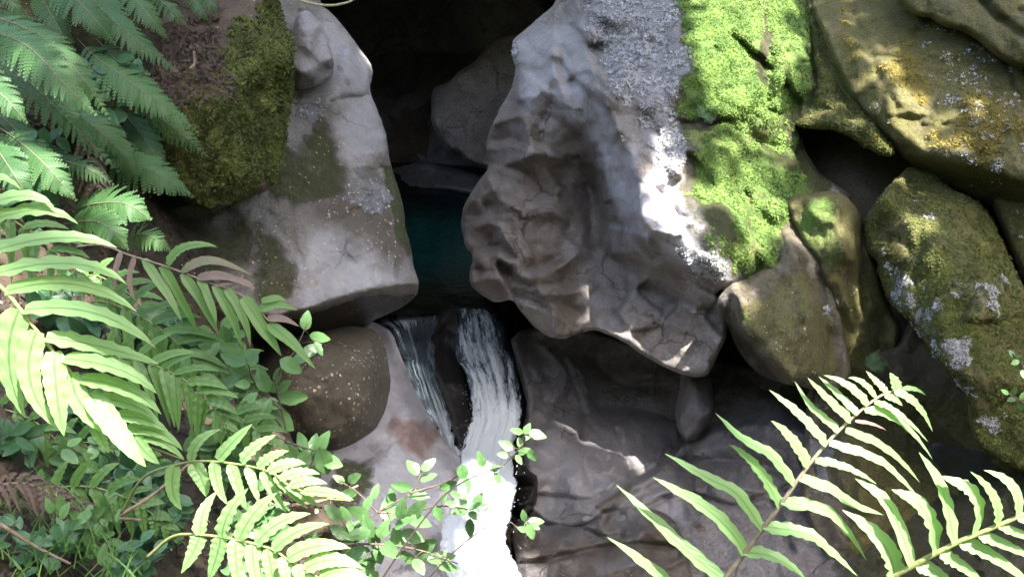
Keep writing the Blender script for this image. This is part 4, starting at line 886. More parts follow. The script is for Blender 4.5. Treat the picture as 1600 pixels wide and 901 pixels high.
def lacy(root, rachis, d, wpx, mat, stalk_mat, n=24, tilt=.6, tint=(.2, .6), rd=None, toothn=9, drop=.12, ang=68):
    """a finely cut frond: narrow side leaflets, each cut into forward-leaning teeth"""
    ra = np.asarray(rachis, float)
    dd = np.interp(np.linspace(0, 1, len(ra)), np.linspace(0, 1, len(rd)), rd) if rd is not None else np.full(len(ra), d)
    fine = cr(np.c_[ra, dd], 120)
    X = P(fine[:, 0], fine[:, 1], fine[:, 2])
    T = unit(np.gradient(X, axis=0))
    B = Blades(); lm = wpx / 2 * d / FPX * 1.3
    tl = tilt + rng.normal(0, .12)
    base_t = rng.uniform(*tint)
    for i in range(n):
        t = .10 + .895 * i / (n - 1); k = int(t * 119)
        ln = lm * (min(1, .62 + 1.3 * t) if t < .35 else (1 - ((t - .35) / .66) ** 1.35)) * rng.uniform(.92, 1.06)
        ln = max(ln, lm * .07)
        a2 = across(fine[max(0, k - 4), 0], fine[max(0, k - 4), 1], fine[min(119, k + 4), 0], fine[min(119, k + 4), 1], d, tl)
        W = unit(a2 - T[k] * (a2 @ T[k])); Nn = np.cross(T[k], W)
        if Nn @ (CAM - X[k]) < 0: Nn = -Nn
        for sg in (1, -1):
            an = math.radians(ang - 18 * t + rng.normal(0, 4))
            dr = unit(T[k] * math.cos(an) + W * sg * math.sin(an) - Nn * .12 + np.array([0, 0, -drop]) + Nn * rng.normal(0, .10))
            sd = unit(np.cross(Nn, dr))
            pw = ln * .15 + lm * .03                                # half width of the leaflet
            m = toothn if ln > lm * .45 else max(3, toothn // 2)
            V = []; A = []; F = []
            tt = base_t + rng.normal(0, .10)
            for j in range(m):
                s0 = j / m; s1 = (j + .92) / m
                wj = pw * (1 - .80 * s0 ** 1.4)
                c0 = X[k] + dr * ln * s0 - Nn * ln * .14 * s0 ** 2 + np.array([0, 0, -1]) * ln * drop * s0 ** 2
                c1 = X[k] + dr * ln * s1 - Nn * ln * .14 * s1 ** 2 + np.array([0, 0, -1]) * ln * drop * s1 ** 2
                fw = dr * (ln / m) * .75
                q = len(V)
                V += [c0, c1, c0 + sd * wj * .75 + fw * .3 - Nn * wj * .12, c0 + sd * wj * 1.15 + fw * 1.5 - Nn * wj * .2, c0 - sd * wj * .75 + fw * .3 - Nn * wj * .12, c0 - sd * wj * 1.15 + fw * 1.5 - Nn * wj * .2]
                A += [(0., s0 * .02, tt, 0), (0., s1 * .02, tt, 0), (.7, s0 * .02, tt, 0), (.8, s1 * .02, tt + .1, 0), (.7, s0 * .02, tt, 0), (.8, s1 * .02, tt + .1, 0)]
                F += [(q, q + 1, q + 3, q + 2), (q + 1, q, q + 4, q + 5)]
            B.add(np.array(V), F, np.array(A))
    f = B.build('frond', mat, root, smooth_=False)
    Tb = Tubes(); Tb.add(X[::4] + (CAM - X[::4]) * .0004, .0022, .0007, 5); Tb.build('stalk', stalk_mat, f)
    return f

def shrub(name, label, cat, stems, leaves, d, mat, stem_mat, group=None, tint=(.2, .8), rd=.12, stem_r=(.004, .0018), aspect=.62):
    """stems [[(px,py,depth)...]], leaves [(px,py,length_px,angle_deg[,tint])]; each leaf hangs on the nearest stem point by a short petiole"""
    sp = [cr(np.asarray(q, float), 24) for q in stems]
    allp = np.vstack(sp)
    b0 = P(*[np.array(v) for v in sp[0][0]])
    root = empty(name, b0)
    tag(root, label, cat, group)
    T = Tubes()
    for q in sp: T.add(P(q[:, 0], q[:, 1], q[:, 2]), *stem_r, 6)
    B = Blades()
    for lf in leaves:
        x, y, L, an = lf[:4]; tn = lf[4] if len(lf) > 4 else rng.uniform(*tint)
        k = np.argmin((allp[:, 0] - x) ** 2 + (allp[:, 1] - y) ** 2)
        sx, sy, sd_ = allp[k]
        a = math.radians(an); dx, dy = math.cos(a), -math.sin(a)
        dj = sd_ + rng.normal(0, .035)
        bx, by = x - dx * L * .5, y - dy * L * .5; tx, ty = x + dx * L * .5, y + dy * L * .5
        lm = L * dj / FPX; tl = rng.normal(0, .5)
        c = [P(bx, by, dj), P(x, y, dj - .10 * lm + tl * lm * .5), P(tx, ty, dj + tl * lm)]
        w = lm * aspect * rng.uniform(.85, 1.15)
        strap(B, c, w, across(bx, by, tx, ty, dj, rng.normal(.45, .5)), nseg=10, wave=.10, nw=2.5, fold=rng.uniform(.05, .35), tint=tn, prof='ovate', teeth=.05)
        T.add(np.array([P(sx, sy, sd_), .5 * (P(sx, sy, sd_) + c[0]) + UP * lm * .05, c[0]]), .0014 * dj / 3, .001 * dj / 3, 4)
    T.build('stem', stem_mat, root)
    B.build('foliage', mat, root)
    return root
# ------------------------------------------------------------------ plants
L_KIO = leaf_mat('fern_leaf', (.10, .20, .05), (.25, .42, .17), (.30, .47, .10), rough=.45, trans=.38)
L_KIO2 = leaf_mat('shade_fern_leaf', (.042, .11, .024), (.135, .26, .065), (.16, .30, .05), rough=.42, trans=.3)  # darker copy of the fern leaf; understorey shade is in its colour
L_LACY = leaf_mat('lacy_fern_leaf', (.028, .085, .026), (.105, .215, .07), (.13, .25, .07), rough=.5, trans=.28, rib=.7)
L_BROAD = leaf_mat('broad_leaf', (.06, .145, .045), (.17, .31, .12), (.17, .31, .07), rough=.32, trans=.25, rib=.75)
L_DULL = leaf_mat('dark_broad_leaf', (.028, .085, .036), (.085, .19, .085), (.08, .17, .06), rough=.36, trans=.2, rib=.8)
M_STALK = plain_mat('green_stalk', (.16, .20, .06), (.26, .27, .11), 60)
M_STALKB = plain_mat('brown_stalk', (.16, .12, .08), (.30, .25, .18), 60)
M_TWIG = plain_mat('twig_bark', (.07, .05, .035), (.16, .12, .09), 80)
M_DEAD = plain_mat('dead_frond', (.13, .085, .055), (.30, .22, .16), 50)

def fern(label, at, group=None, cat='fern'):
    return tag(empty('fern', P(*at)), label, cat, group)

# bank under the plants
bank = Rock([(-420, -260), (300, -160), (300, -20), (262, 60), (240, 180), (236, 260), (262, 330), (310, 400), (370, 480), (400, 560), (430, 640), (470, 720), (520, 780), (560, 850), (600, 930), (650, 1300), (-420, 1400)],
    [(-300, -200, 5.0), (0, 0, 4.7), (200, 0, 5.2), (280, 0, 5.6), (0, 200, 4.3), (200, 200, 4.75), (236, 280, 5.2), (0, 400, 3.7), (200, 420, 4.5), (300, 440, 5.2), (0, 620, 3.1), (200, 640, 3.7), (380, 640, 5.0), (0, 800, 2.6), (0, 900, 2.4), (200, 800, 3.0), (300, 900, 2.9), (400, 760, 4.2), (470, 860, 3.9), (560, 900, 4.3), (600, 1200, 2.6), (0, 1300, 1.5), (-400, 900, 2.3), (-400, 300, 3.8)],
    step=6, soft=14, edge=(24, .5), noise=((.16, .6, 5), (.06, .14, 4)), rough_edge=12, seed=111, thick=2.0,
    masks=[('brown', None, 1, .5), ('moss', [(-400, -200), (250, -200), (250, 330), (-400, 500)], 60, .5), ('speck', None, 1, .12)])
bank.build('ground', M_soil, kind='structure')

# --- big bright fern, left
r = fern('large bright sunlit fern with long wavy leaflets reaching in from the left edge', (-330, 520, 1.75))
pinnate(r, [(-330, 520), (-260, 380), (-150, 330), (-60, 388), (8, 455), (30, 481), (72, 535), (115, 586), (165, 640), (215, 688), (287, 718)],
    [(-120, 335, [(-30, 277)], 35, 299, 20), (-95, 360, [(20, 308)], 86, 328, 22), (-75, 378, [(40, 330)], 122, 350, 28), (-40, 404, [(85, 372)], 183, 387, 27), (-15, 430, [(110, 412)], 198, 444, 26), (8, 455, [(120, 445)], 214, 487, 25),
     (38, 484, [(150, 490)], 243, 543, 26), (72, 526, [(165, 543)], 248, 568, 26), (100, 560, [(188, 578)], 245, 615, 24), (127, 592, [(200, 609)], 252, 647, 23), (150, 623, [(205, 632)], 248, 657, 20), (177, 650, [(225, 655)], 263, 674, 20), (200, 671, [(248, 676)], 286, 704, 18), (214, 681, [(255, 692)], 288, 718, 14),
     (-20, 432, [(-30, 520)], -18, 600, 36), (30, 484, [(14, 565)], 40, 653, 37), (58, 517, [(47, 593)], 87, 667, 31), (84, 549, [(89, 617)], 100, 681, 31), (110, 582, [(133, 640)], 187, 682, 30), (140, 614, [(186, 678)], 228, 729, 31), (150, 660, [(158, 685)], 171, 707, 18), (198, 664, [(222, 700)], 249, 724, 21), (-70, 380, [(-75, 450)], -60, 520, 34)],
    1.4, L_KIO, M_STALK, tilt=.9, rd=[1.75, 1.5, 1.38, 1.36, 1.36, 1.40, 1.46], tint=(.55, 1.0), droop=.06, dtip=.10, r=(.0042, .0014), nw=6)

# --- two fronds at lower right
r = fern('tall fern frond on a brown stalk with narrow bright leaflets before the grey hollow', (1020, 1080, 1.7))
pinnate(r, [(1020, 1080), (1090, 965), (1134, 902), (1186, 833), (1220, 787), (1262, 728), (1302, 681), (1351, 636), (1382, 615), (1412, 608)],
    [(1092, 962, [(1031, 899)], 948, 838, 21), (1130, 906, [(1072, 859), (1020, 810)], 963, 757, 20), (1163, 866, [(1144, 833), (1099, 791)], 1020, 745, 20), (1191, 827, [(1152, 772), (1103, 745)], 1039, 708, 19), (1218, 791, [(1182, 730)], 1139, 694, 19), (1241, 757, [(1205, 711), (1160, 685)], 1118, 645, 18), (1262, 728, [(1235, 685)], 1205, 657, 18),
     (1291, 695, [(1272, 672), (1242, 641)], 1202, 609, 16), (1310, 674, [(1295, 660), (1264, 632)], 1242, 596, 13), (1329, 658, [(1291, 622)], 1262, 590, 14), (1340, 648, [(1310, 617)], 1279, 588, 12), (1355, 633, [(1325, 603)], 1287, 586, 14), (1368, 621, [(1348, 598)], 1325, 590, 12), (1385, 613, [(1368, 596)], 1353, 579, 12), (1400, 609, [(1397, 596)], 1390, 582, 17), (1412, 607, [(1430, 608)], 1446, 617, 8),
     (1161, 864, [(1213, 872)], 1262, 908, 19), (1192, 822, [(1243, 829), (1276, 842)], 1340, 899, 21), (1220, 783, [(1287, 796), (1325, 832)], 1355, 876, 18), (1249, 746, [(1298, 764), (1332, 787)], 1380, 804, 16), (1274, 720, [(1321, 730)], 1370, 756, 13), (1296, 692, [(1351, 709), (1389, 730)], 1438, 780, 14), (1321, 672, [(1370, 692), (1408, 721)], 1437, 753, 13), (1336, 658, [(1362, 662)], 1385, 672, 6, .9),
     (1351, 642, [(1404, 658)], 1457, 717, 13), (1366, 629, [(1404, 647)], 1450, 690, 11), (1382, 618, [(1398, 624)], 1410, 634, 10), (1397, 612, [(1431, 632)], 1457, 674, 13)],
    1.6, L_KIO, M_STALKB, tilt=.85, rd=[1.75, 1.6, 1.56, 1.55, 1.58], tint=(.6, 1.0), droop=.02, r=(.0056, .0015), nw=8, fold=.3, teeth=.12)
r = fern('sunlit fern frond with a pale green stalk leaning in from the lower right corner', (1310, 990, 1.5))
pinnate(r, [(1310, 990), (1370, 920), (1427, 883), (1491, 849), (1522, 836), (1560, 820), (1600, 803), (1660, 778), (1720, 760)],
    [(1425, 882, [(1404, 821), (1378, 776)], 1336, 747, 20), (1459, 866, [(1457, 825), (1435, 787)], 1393, 764, 27), (1491, 848, [(1480, 791), (1465, 749)], 1436, 706, 20), (1522, 833, [(1530, 795), (1514, 764)], 1469, 743, 22), (1558, 820, [(1552, 776)], 1516, 736, 19), (1590, 806, [(1582, 760)], 1537, 734, 19), (1630, 790, [(1630, 745)], 1605, 722, 18), (1670, 775, [(1675, 730)], 1650, 700, 18),
     (1431, 884, [(1465, 896)], 1500, 932, 20), (1469, 865, [(1503, 884)], 1545, 918, 20), (1499, 848, [(1552, 870)], 1622, 922, 21), (1529, 836, [(1571, 851)], 1630, 880, 18), (1560, 821, [(1600, 836)], 1650, 852, 17), (1590, 808, [(1620, 814)], 1660, 826, 16), (1395, 905, [(1380, 850)], 1316, 796, 32), (1380, 915, [(1400, 925)], 1440, 960, 20)],
    1.5, L_KIO, M_STALK, tilt=.8, rd=[1.6, 1.5, 1.47, 1.45], tint=(.65, 1.0), droop=.02, r=(.0055, .002), nw=7, fold=.2, teeth=.10)

# --- bright ferns at the bottom, left of the water
r = fern('light green fern arching right above the bottom fern, tip beside the round brown boulder', (190, 800, 2.4), 'ferns on the bank')
pinnate(r, [(190, 800), (225, 745), (283, 724), (327, 720), (390, 728), (427, 740), (450, 757), (500, 776), (548, 782)],
    [(340, 718, [(365, 690)], 394, 662, 20), (377, 722, [(400, 697)], 432, 679, 20), (404, 730, [(425, 713)], 451, 704, 18), (420, 737, [(450, 724)], 478, 724, 18), (437, 748, [(470, 738)], 500, 740, 17), (454, 758, [(482, 751)], 511, 755, 16), (474, 767, [(515, 770)], 553, 781, 17), (300, 722, [(310, 690)], 345, 670, 18),
     (273, 726, [(270, 765)], 284, 796, 20), (300, 723, [(316, 750)], 322, 776, 22), (335, 721, [(340, 757)], 356, 788, 16), (360, 724, [(372, 760)], 385, 795, 16), (387, 729, [(396, 757)], 405, 786, 14), (410, 736, [(428, 770)], 448, 801, 15), (430, 744, [(455, 770)], 482, 795, 14), (450, 757, [(475, 775)], 500, 792, 13)],
    2.1, L_KIO, M_STALK, tilt=.8, rd=[2.4, 2.2, 2.1, 2.05], tint=(.45, .9), r=(.0035, .0014), nw=6)
r = fern('light green fern spreading along the bottom edge of the bank', (240, 850, 2.2), 'ferns on the bank')
pinnate(r, [(230, 870), (270, 838), (312, 835), (367, 842), (424, 857), (450, 874), (490, 897), (540, 930)],
    [(313, 835, [(318, 800)], 339, 767, 21), (347, 839, [(358, 800)], 388, 762, 23), (374, 843, [(396, 803)], 433, 769, 25), (400, 850, [(437, 816)], 486, 802, 25), (427, 859, [(466, 830)], 515, 818, 23), (450, 872, [(495, 853)], 548, 856, 25), (477, 888, [(520, 874)], 568, 888, 26), (500, 903, [(540, 893)], 585, 912, 22),
     (312, 836, [(303, 860)], 283, 895, 25), (345, 840, [(338, 870)], 325, 908, 25), (368, 843, [(369, 880)], 374, 922, 23), (394, 850, [(397, 885)], 406, 925, 22), (419, 857, [(424, 890)], 430, 928, 22), (444, 870, [(448, 895)], 460, 930, 20), (464, 882, [(472, 905)], 485, 935, 18)],
    1.9, L_KIO, M_STALK, tilt=.8, rd=[2.1, 1.95, 1.88, 1.85], tint=(.5, .95), r=(.0036, .0015), nw=6)
# --- half withered frond
r = fern('half withered fern frond with pinkish brown leaflets in front of the tall pale boulder', (120, 400, 3.5), 'ferns on the bank')
pinnate(r, [(120, 385), (160, 383), (201, 398), (262, 417), (341, 447), (386, 466), (424, 507), (445, 530)],
    [(224, 405, [(256, 450)], 286, 506, 15, .35), (252, 416, [(285, 470)], 308, 519, 14, .2), (285, 427, [(318, 478)], 342, 523, 14), (311, 437, [(328, 470)], 338, 508, 13), (334, 446, [(360, 490)], 378, 546, 15, .2), (352, 452, [(378, 490)], 391, 542, 14), (379, 465, [(410, 510)], 440, 557, 21, .3), (420, 505, [(455, 535)], 493, 576, 18, .25),
     (262, 414, [(293, 385)], 340, 386, 18), (285, 425, [(330, 408)], 394, 430, 16, .55), (309, 434, [(350, 432)], 402, 452, 14, 1), (341, 445, [(370, 438)], 398, 446, 12, 1), (405, 483, [(435, 476)], 465, 485, 14), (417, 498, [(440, 498)], 468, 510, 12, 1), (409, 472, [(428, 466)], 448, 470, 12), (190, 394, [(182, 420)], 180, 455, 10, 1), (210, 400, [(203, 440)], 212, 470, 9, .8)],
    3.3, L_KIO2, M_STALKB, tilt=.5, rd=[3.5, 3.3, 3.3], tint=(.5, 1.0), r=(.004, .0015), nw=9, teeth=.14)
# --- shaded strap ferns of the understorey
UND = [([(40, 700), (110, 690), (190, 700), (285, 745)], 3.0, 10, 66, 15, 'dark shaded fern in the gap below the large bright fern'),
       ([(150, 470), (230, 500), (300, 560), (345, 640)], 3.5, 12, 95, 15, 'mid green fern with drooping leaflets right of the large bright fern'),
       ([(170, 560), (240, 570), (310, 610), (370, 690)], 3.1, 12, 90, 15, 'mid green fern hanging behind the tips of the large bright fern'),
       ([(60, 770), (140, 760), (220, 790), (290, 850)], 2.7, 10, 66, 16, 'dull green fern above the grass in the lower left'),
       ([(300, 560), (350, 570), (400, 610), (430, 670)], 3.7, 10, 70, 13, 'green fern tucked beside the leafy twig at the round brown boulder'),
       ([(140, 430), (190, 450), (235, 490), (280, 520)], 3.8, 9, 62, 13, 'bluish fern under the half withered frond'),
       ([(-30, 320), (30, 350), (90, 400), (140, 460)], 3.2, 9, 80, 16, 'dark fern behind the top leaflets of the large bright fern'),
       ([(330, 640), (370, 650), (420, 690), (440, 740)], 3.3, 8, 60, 14, 'fresh green fern behind the arching light green fern'),
       ([(-20, 640), (40, 650), (90, 690), (120, 740)], 3.0, 8, 64, 16, 'dark fern under the lowest leaflets of the large bright fern')]
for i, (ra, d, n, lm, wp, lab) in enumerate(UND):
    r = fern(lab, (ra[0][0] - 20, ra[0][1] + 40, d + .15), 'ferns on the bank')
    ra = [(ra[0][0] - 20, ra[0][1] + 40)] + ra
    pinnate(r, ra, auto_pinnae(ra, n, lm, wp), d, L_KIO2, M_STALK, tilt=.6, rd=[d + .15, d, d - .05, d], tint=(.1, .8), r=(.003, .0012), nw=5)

# --- lacy ferns, upper left
LAC = [('deep green lacy fern behind the broad dark lacy fern', [
            ([(-60, -40), (10, 20), (70, 60), (130, 130)], 4.6, 62, (.1, .35)), ([(20, -60), (60, -10), (90, 40), (120, 95)], 4.7, 54, (.15, .4)), ([(60, 120), (110, 170), (150, 200), (215, 262)], 4.35, 54, (.2, .45)), ([(-60, 140), (0, 180), (50, 230), (80, 290)], 4.2, 56, (.1, .3))]),
       ('pale green lacy fern draped over the brown litter of the moss bank', [
            ([(120, 60), (147, 86), (190, 118), (250, 160), (309, 207)], 4.5, 62, (.6, .9)), ([(190, 150), (240, 178), (290, 215), (329, 249)], 4.7, 44, (.3, .5)), ([(150, 60), (178, 90), (215, 130), (268, 188)], 4.55, 56, (.5, .8))]),
       ('lacy fern hanging from the top edge left of the moss bank', [
            ([(120, -40), (155, 10), (205, 55), (281, 116)], 4.6, 54, (.3, .6)), ([(170, -60), (200, -15), (230, 20), (263, 63)], 4.8, 46, (.3, .6)), ([(60, -60), (100, -20), (140, 20), (178, 66)], 4.5, 62, (.2, .5)), ([(130, -50), (160, 0), (190, 40), (235, 80)], 4.7, 50, (.2, .45))]),
       ('small lacy fern at the top edge above the brown litter', [([(225, -30), (250, 0), (270, 18), (293, 41)], 5.0, 36, (.4, .6)), ([(300, -40), (315, -15), (328, 5), (341, 26)], 5.2, 30, (.4, .6)), ([(290, -40), (300, -10), (312, 15), (326, 35)], 5.2, 28, (.4, .7))]),
       ('broad dark lacy fern with overlapping fronds at the upper left edge', [
            ([(-60, 30), (15, 98), (90, 170), (186, 269)], 4.1, 66, (.15, .4)), ([(-20, 20), (60, 55), (120, 110), (172, 186)], 3.9, 58, (.3, .55)), ([(-80, 80), (-30, 120), (10, 155), (42, 192)], 3.8, 64, (.2, .4)), ([(-120, 40), (-180, 60), (-240, 110), (-300, 190)], 3.8, 70, (.2, .5)), ([(-100, 60), (-120, 130), (-150, 200), (-160, 290)], 3.7, 70, (.2, .5)), ([(-120, 0), (-190, -30), (-260, -20), (-330, 30)], 4.1, 66, (.2, .5)), ([(-90, 20), (-110, -50), (-150, -110), (-170, -190)], 4.4, 60, (.2, .5)), ([(-140, 100), (-210, 180), (-270, 250), (-300, 340)], 3.6, 70, (.1, .4)), ([(-40, 40), (40, 70), (100, 130), (150, 180)], 3.8, 70, (.35, .6))]),
       ('dark lacy fern pointing down beside the large bright fern top', [
            ([(0, 200), (35, 225), (75, 262), (119, 313)], 3.9, 62, (.25, .5)), ([(60, 220), (95, 248), (135, 262), (183, 291)], 4.1, 40, (.3, .6)), ([(-30, 200), (0, 240), (20, 270), (45, 310)], 3.7, 60, (.1, .3)), ([(-30, 220), (-80, 260), (-110, 320), (-130, 400)], 3.5, 66, (.2, .5)), ([(-30, 230), (-110, 230), (-190, 280), (-250, 360)], 3.5, 66, (.2, .5)), ([(-30, 250), (-50, 310), (-50, 380), (-60, 440)], 3.4, 60, (.2, .5))]),
       ('lacy fern with drooping tips at the lower edge of the moss bank', [
            ([(150, 215), (195, 248), (245, 270), (301, 307)], 4.5, 66, (.4, .7)), ([(175, 160), (205, 190), (235, 230), (262, 275)], 4.7, 52, (.05, .2)), ([(120, 160), (150, 190), (185, 235), (215, 275)], 4.4, 56, (.2, .4))]),
       ('fresh green lacy fern above the half withered frond', [
            ([(105, 330), (150, 318), (195, 318), (236, 342)], 4.0, 72, (.5, .9)), ([(190, 380), (215, 366), (240, 372), (268, 392)], 4.2, 40, (.7, 1.0)), ([(100, 350), (140, 345), (170, 355), (200, 390)], 3.9, 56, (.3, .6))]),
       ('lacy fern frond crossing the top left corner', [([(-30, -40), (0, -15), (20, 5), (40, 28)], 4.2, 34, (.4, .6)), ([(-60, -20), (-20, 10), (10, 40), (30, 75)], 4.3, 40, (.1, .3))])]
for lab, fr in LAC:
    x0, y0 = fr[0][0][0]
    r = fern(lab, (x0, y0, fr[0][1] + .3), 'lacy ferns')
    for ra, d, wp, ti in fr:
        lacy(r, ra, d, wp, L_LACY, M_STALKB, n=28 if wp > 45 else 20, tint=ti, rd=[d + .3, d + .1, d, d + .02])

# --- broad-leaved shrubs
A = lambda *v: list(v)
shrub('shrub', 'glossy broad-leaved twig standing in front of the round brown boulder', 'shrub',
    [[(430, 760, 3.6), (447, 690, 3.6), (440, 640, 3.6), (432, 590, 3.6), (462, 545, 3.6), (480, 505, 3.6)], [(440, 640, 3.6), (400, 600, 3.55), (385, 560, 3.5)], [(447, 680, 3.6), (425, 650, 3.55), (380, 640, 3.5)], [(447, 690, 3.6), (480, 700, 3.6), (500, 705, 3.6)]],
    [(479, 500, 32, 80), (500, 527, 34, -10), (487, 546, 36, 30), (498, 545, 26, -60), (454, 572, 40, -30), (396, 560, 26, 70), (411, 592, 44, 110), (436, 585, 30, 70), (458, 620, 48, 0), (439, 655, 54, -40), (375, 583, 40, 150), (380, 610, 40, 200), (420, 630, 40, 170), (446, 602, 26, 40), (470, 560, 30, 20), (365, 560, 44, 160), (355, 600, 40, 200), (400, 640, 36, 230), (420, 690, 36, 200),
     (490, 695, 40, 75), (472, 690, 34, 110), (505, 690, 42, 60), (505, 720, 44, -70), (520, 722, 34, -20), (455, 705, 30, 140), (475, 720, 36, -100), (492, 740, 30, -60), (410, 665, 34, 160)],
    3.6, L_BROAD, M_TWIG)
shrub('shrub', 'leafy shrub with rounded leaves leaning over the foot of the waterfall', 'shrub',
    [[(470, 930, 3.3), (530, 850, 3.3), (590, 800, 3.3), (640, 770, 3.3), (660, 735, 3.3)], [(530, 850, 3.3), (600, 850, 3.3), (660, 860, 3.3), (715, 880, 3.3)], [(590, 800, 3.3), (640, 800, 3.3), (690, 790, 3.25), (735, 795, 3.2)], [(590, 800, 3.3), (560, 770, 3.35), (530, 750, 3.4)], [(640, 770, 3.3), (690, 755, 3.3), (722, 740, 3.25)]],
    [(645, 730, 30, 130), (670, 725, 30, 40), (626, 759, 32, 170), (670, 745, 30, 20), (654, 773, 36, -10), (607, 795, 40, 100), (628, 793, 36, 80), (651, 797, 44, 40), (631, 816, 34, 30), (657, 815, 38, -20), (587, 767, 26, 70), (554, 746, 24, 30), (529, 748, 22, 150), (545, 770, 28, 190), (539, 801, 26, 120), (620, 838, 36, 100), (592, 865, 34, -80, .05), (645, 838, 40, -20),
     (690, 871, 46, 10), (667, 855, 40, 40), (723, 739, 28, -80, .0), (727, 760, 30, -80, .05), (701, 757, 30, 20), (685, 801, 26, -70, .1), (694, 776, 18, 60), (712, 772, 18, -20), (724, 781, 24, 90), (748, 780, 26, 60), (717, 799, 28, 190), (742, 806, 24, -30), (735, 824, 30, -90, .0), (754, 792, 24, 10), (742, 790, 24, 30), (705, 786, 20, 170),
     (560, 800, 36, 150), (575, 820, 40, 110), (600, 825, 34, 60), (560, 835, 40, 200), (585, 845, 36, -70), (610, 860, 36, -40), (555, 865, 40, 210), (530, 830, 36, 150), (640, 870, 34, -30), (700, 885, 36, -10), (575, 785, 30, 60), (612, 775, 28, 100), (520, 800, 36, 140), (540, 880, 36, -60), (655, 885, 30, -60)],
    3.3, L_BROAD, M_TWIG)
shrub('shrub', 'slender twig with a rosette of small leaves reaching across the white water', 'shrub',
    [[(560, 960, 3.35), (640, 840, 3.2), (700, 768, 3.1), (757, 737, 3.0), (785, 728, 3.0), (807, 704, 3.0), (820, 688, 3.0)]],
    [(807, 673, 22, 165), (824, 669, 20, 60), (840, 679, 30, -15), (790, 695, 26, 150), (785, 710, 18, 170), (819, 704, 22, 20), (811, 718, 18, -60), (832, 711, 22, -50), (822, 684, 14, 10), (751, 716, 28, 110), (763, 750, 26, -40), (777, 747, 20, -60), (775, 730, 18, 30), (812, 690, 18, 100)],
    3.0, L_BROAD, M_TWIG, stem_r=(.0035, .0012), tint=(.5, .9))
shrub('shrub', 'tiny twig with a few leaves and one yellowish leaf in front of the stepped shelf', 'shrub',
    [[(600, 990, 3.35), (690, 880, 3.15), (770, 815, 3.0), (797, 815, 3.0), (810, 826, 3.0), (822, 822, 3.0)]],
    [(818, 804, 18, 100), (838, 814, 26, 0), (829, 830, 26, -70, 1.0), (815, 826, 16, 160), (826, 817, 18, 40), (836, 822, 18, -30)],
    3.0, L_BROAD, M_TWIG, stem_r=(.003, .0011), tint=(.5, .9))

def filler(lab, cx, cy, rx, ry, n, d, L, mat, tint):
    st = []; lv = []
    for k in range(max(3, n // 12)):
        a = rng.uniform(0, 6.28); q = rng.uniform(.5, 1.0)
        st.append([(cx + rng.normal(0, 6), cy + ry * .9, d + .15), (cx + .5 * q * rx * math.cos(a), cy + .3 * q * ry * math.sin(a) + .2 * ry, d + .05), (cx + q * rx * math.cos(a), cy + q * ry * math.sin(a), d)])
    for k in range(n):
        q = st[rng.integers(len(st))]; t = rng.uniform(.15, 1)
        i = 0 if t < .5 else 1; u = t * 2 - i
        x = q[i][0] * (1 - u) + q[i + 1][0] * u + rng.normal(0, 12); y = q[i][1] * (1 - u) + q[i + 1][1] * u + rng.normal(0, 10)
        lv.append((x, y, L * rng.uniform(.7, 1.25), rng.uniform(0, 360)))
    return shrub('shrub', lab, 'shrub', st, lv, d, mat, M_TWIG, 'low shrubs on the bank', tint=tint, aspect=rng.uniform(.42, .62))
FILL = [('dark low shrub between the bottom fern and the grass', 240, 800, 60, 60, 44, 2.75, 40, L_DULL), ('dull green leafy shrub in the lower left behind the dead fronds', 90, 740, 90, 50, 46, 2.9, 40, L_DULL), ('low shrub with pointed leaves below the half withered frond', 250, 520, 70, 45, 40, 3.7, 50, L_DULL),
        ('green shrub filling the gap behind the arching light green fern', 340, 650, 70, 60, 50, 3.4, 40, L_BROAD), ('shaded shrub under the tip of the large bright fern', 200, 740, 70, 40, 44, 2.8, 38, L_DULL), ('low leafy shrub beside the bottom fern tip', 540, 860, 60, 50, 40, 3.4, 36, L_BROAD), ('shrub of narrow leaves behind the large bright fern', 120, 480, 90, 60, 40, 3.6, 56, L_DULL),
        ('leafy shrub below the tall pale boulder undercut', 400, 720, 60, 50, 40, 3.8, 34, L_BROAD), ('small shrub in the lower left corner beside the grass', 60, 850, 70, 40, 34, 2.4, 34, L_DULL), ('broad-bladed shrub under the dark lacy ferns', 60, 300, 80, 50, 26, 4.0, 66, L_DULL), ('bushy shrub at the bottom between the two light green ferns', 420, 800, 70, 50, 44, 2.9, 36, L_BROAD), ('dark shrub hugging the bank under the lacy ferns', 150, 170, 110, 90, 36, 4.6, 40, L_DULL)]
FILL += [('fresh leafy shrub in the lower left corner above the bottom edge', 120, 830, 90, 50, 50, 2.45, 36, L_BROAD), ('fresh green shrub above the dead frond in the lower left', 170, 700, 90, 50, 50, 2.85, 38, L_BROAD), ('dark leafy shrub at the left edge above the dead frond', 10, 690, 70, 60, 46, 2.75, 40, L_DULL), ('shrub with drooping leaves behind the lowest leaflets of the large bright fern', 110, 640, 80, 60, 50, 3.1, 42, L_DULL), ('green shrub between the half withered frond and the round brown boulder', 330, 560, 70, 50, 46, 3.7, 38, L_BROAD),
         ('dark shrub at the bottom edge beside the grass', 200, 880, 80, 40, 40, 2.35, 34, L_DULL), ('leafy shrub at the bottom edge under the light green fern', 400, 900, 90, 40, 46, 2.6, 36, L_BROAD), ('dim shrub at the left edge under the broad dark lacy fern', 20, 230, 70, 60, 34, 4.2, 44, L_DULL)]
FILL = [(a, b - 90, c, e * 2.2, f, int(n * 1.8), d, L, m) if b < 70 else (a, b, c, e, f, n, d, L, m) for a, b, c, e, f, n, d, L, m in FILL]
for lab, cx, cy, rx, ry, n, d, L, m in FILL: filler(lab, cx, cy, rx * 1.1, ry * 1.1, int(n * 1.5), d, L * .85, m, (.1, .8))

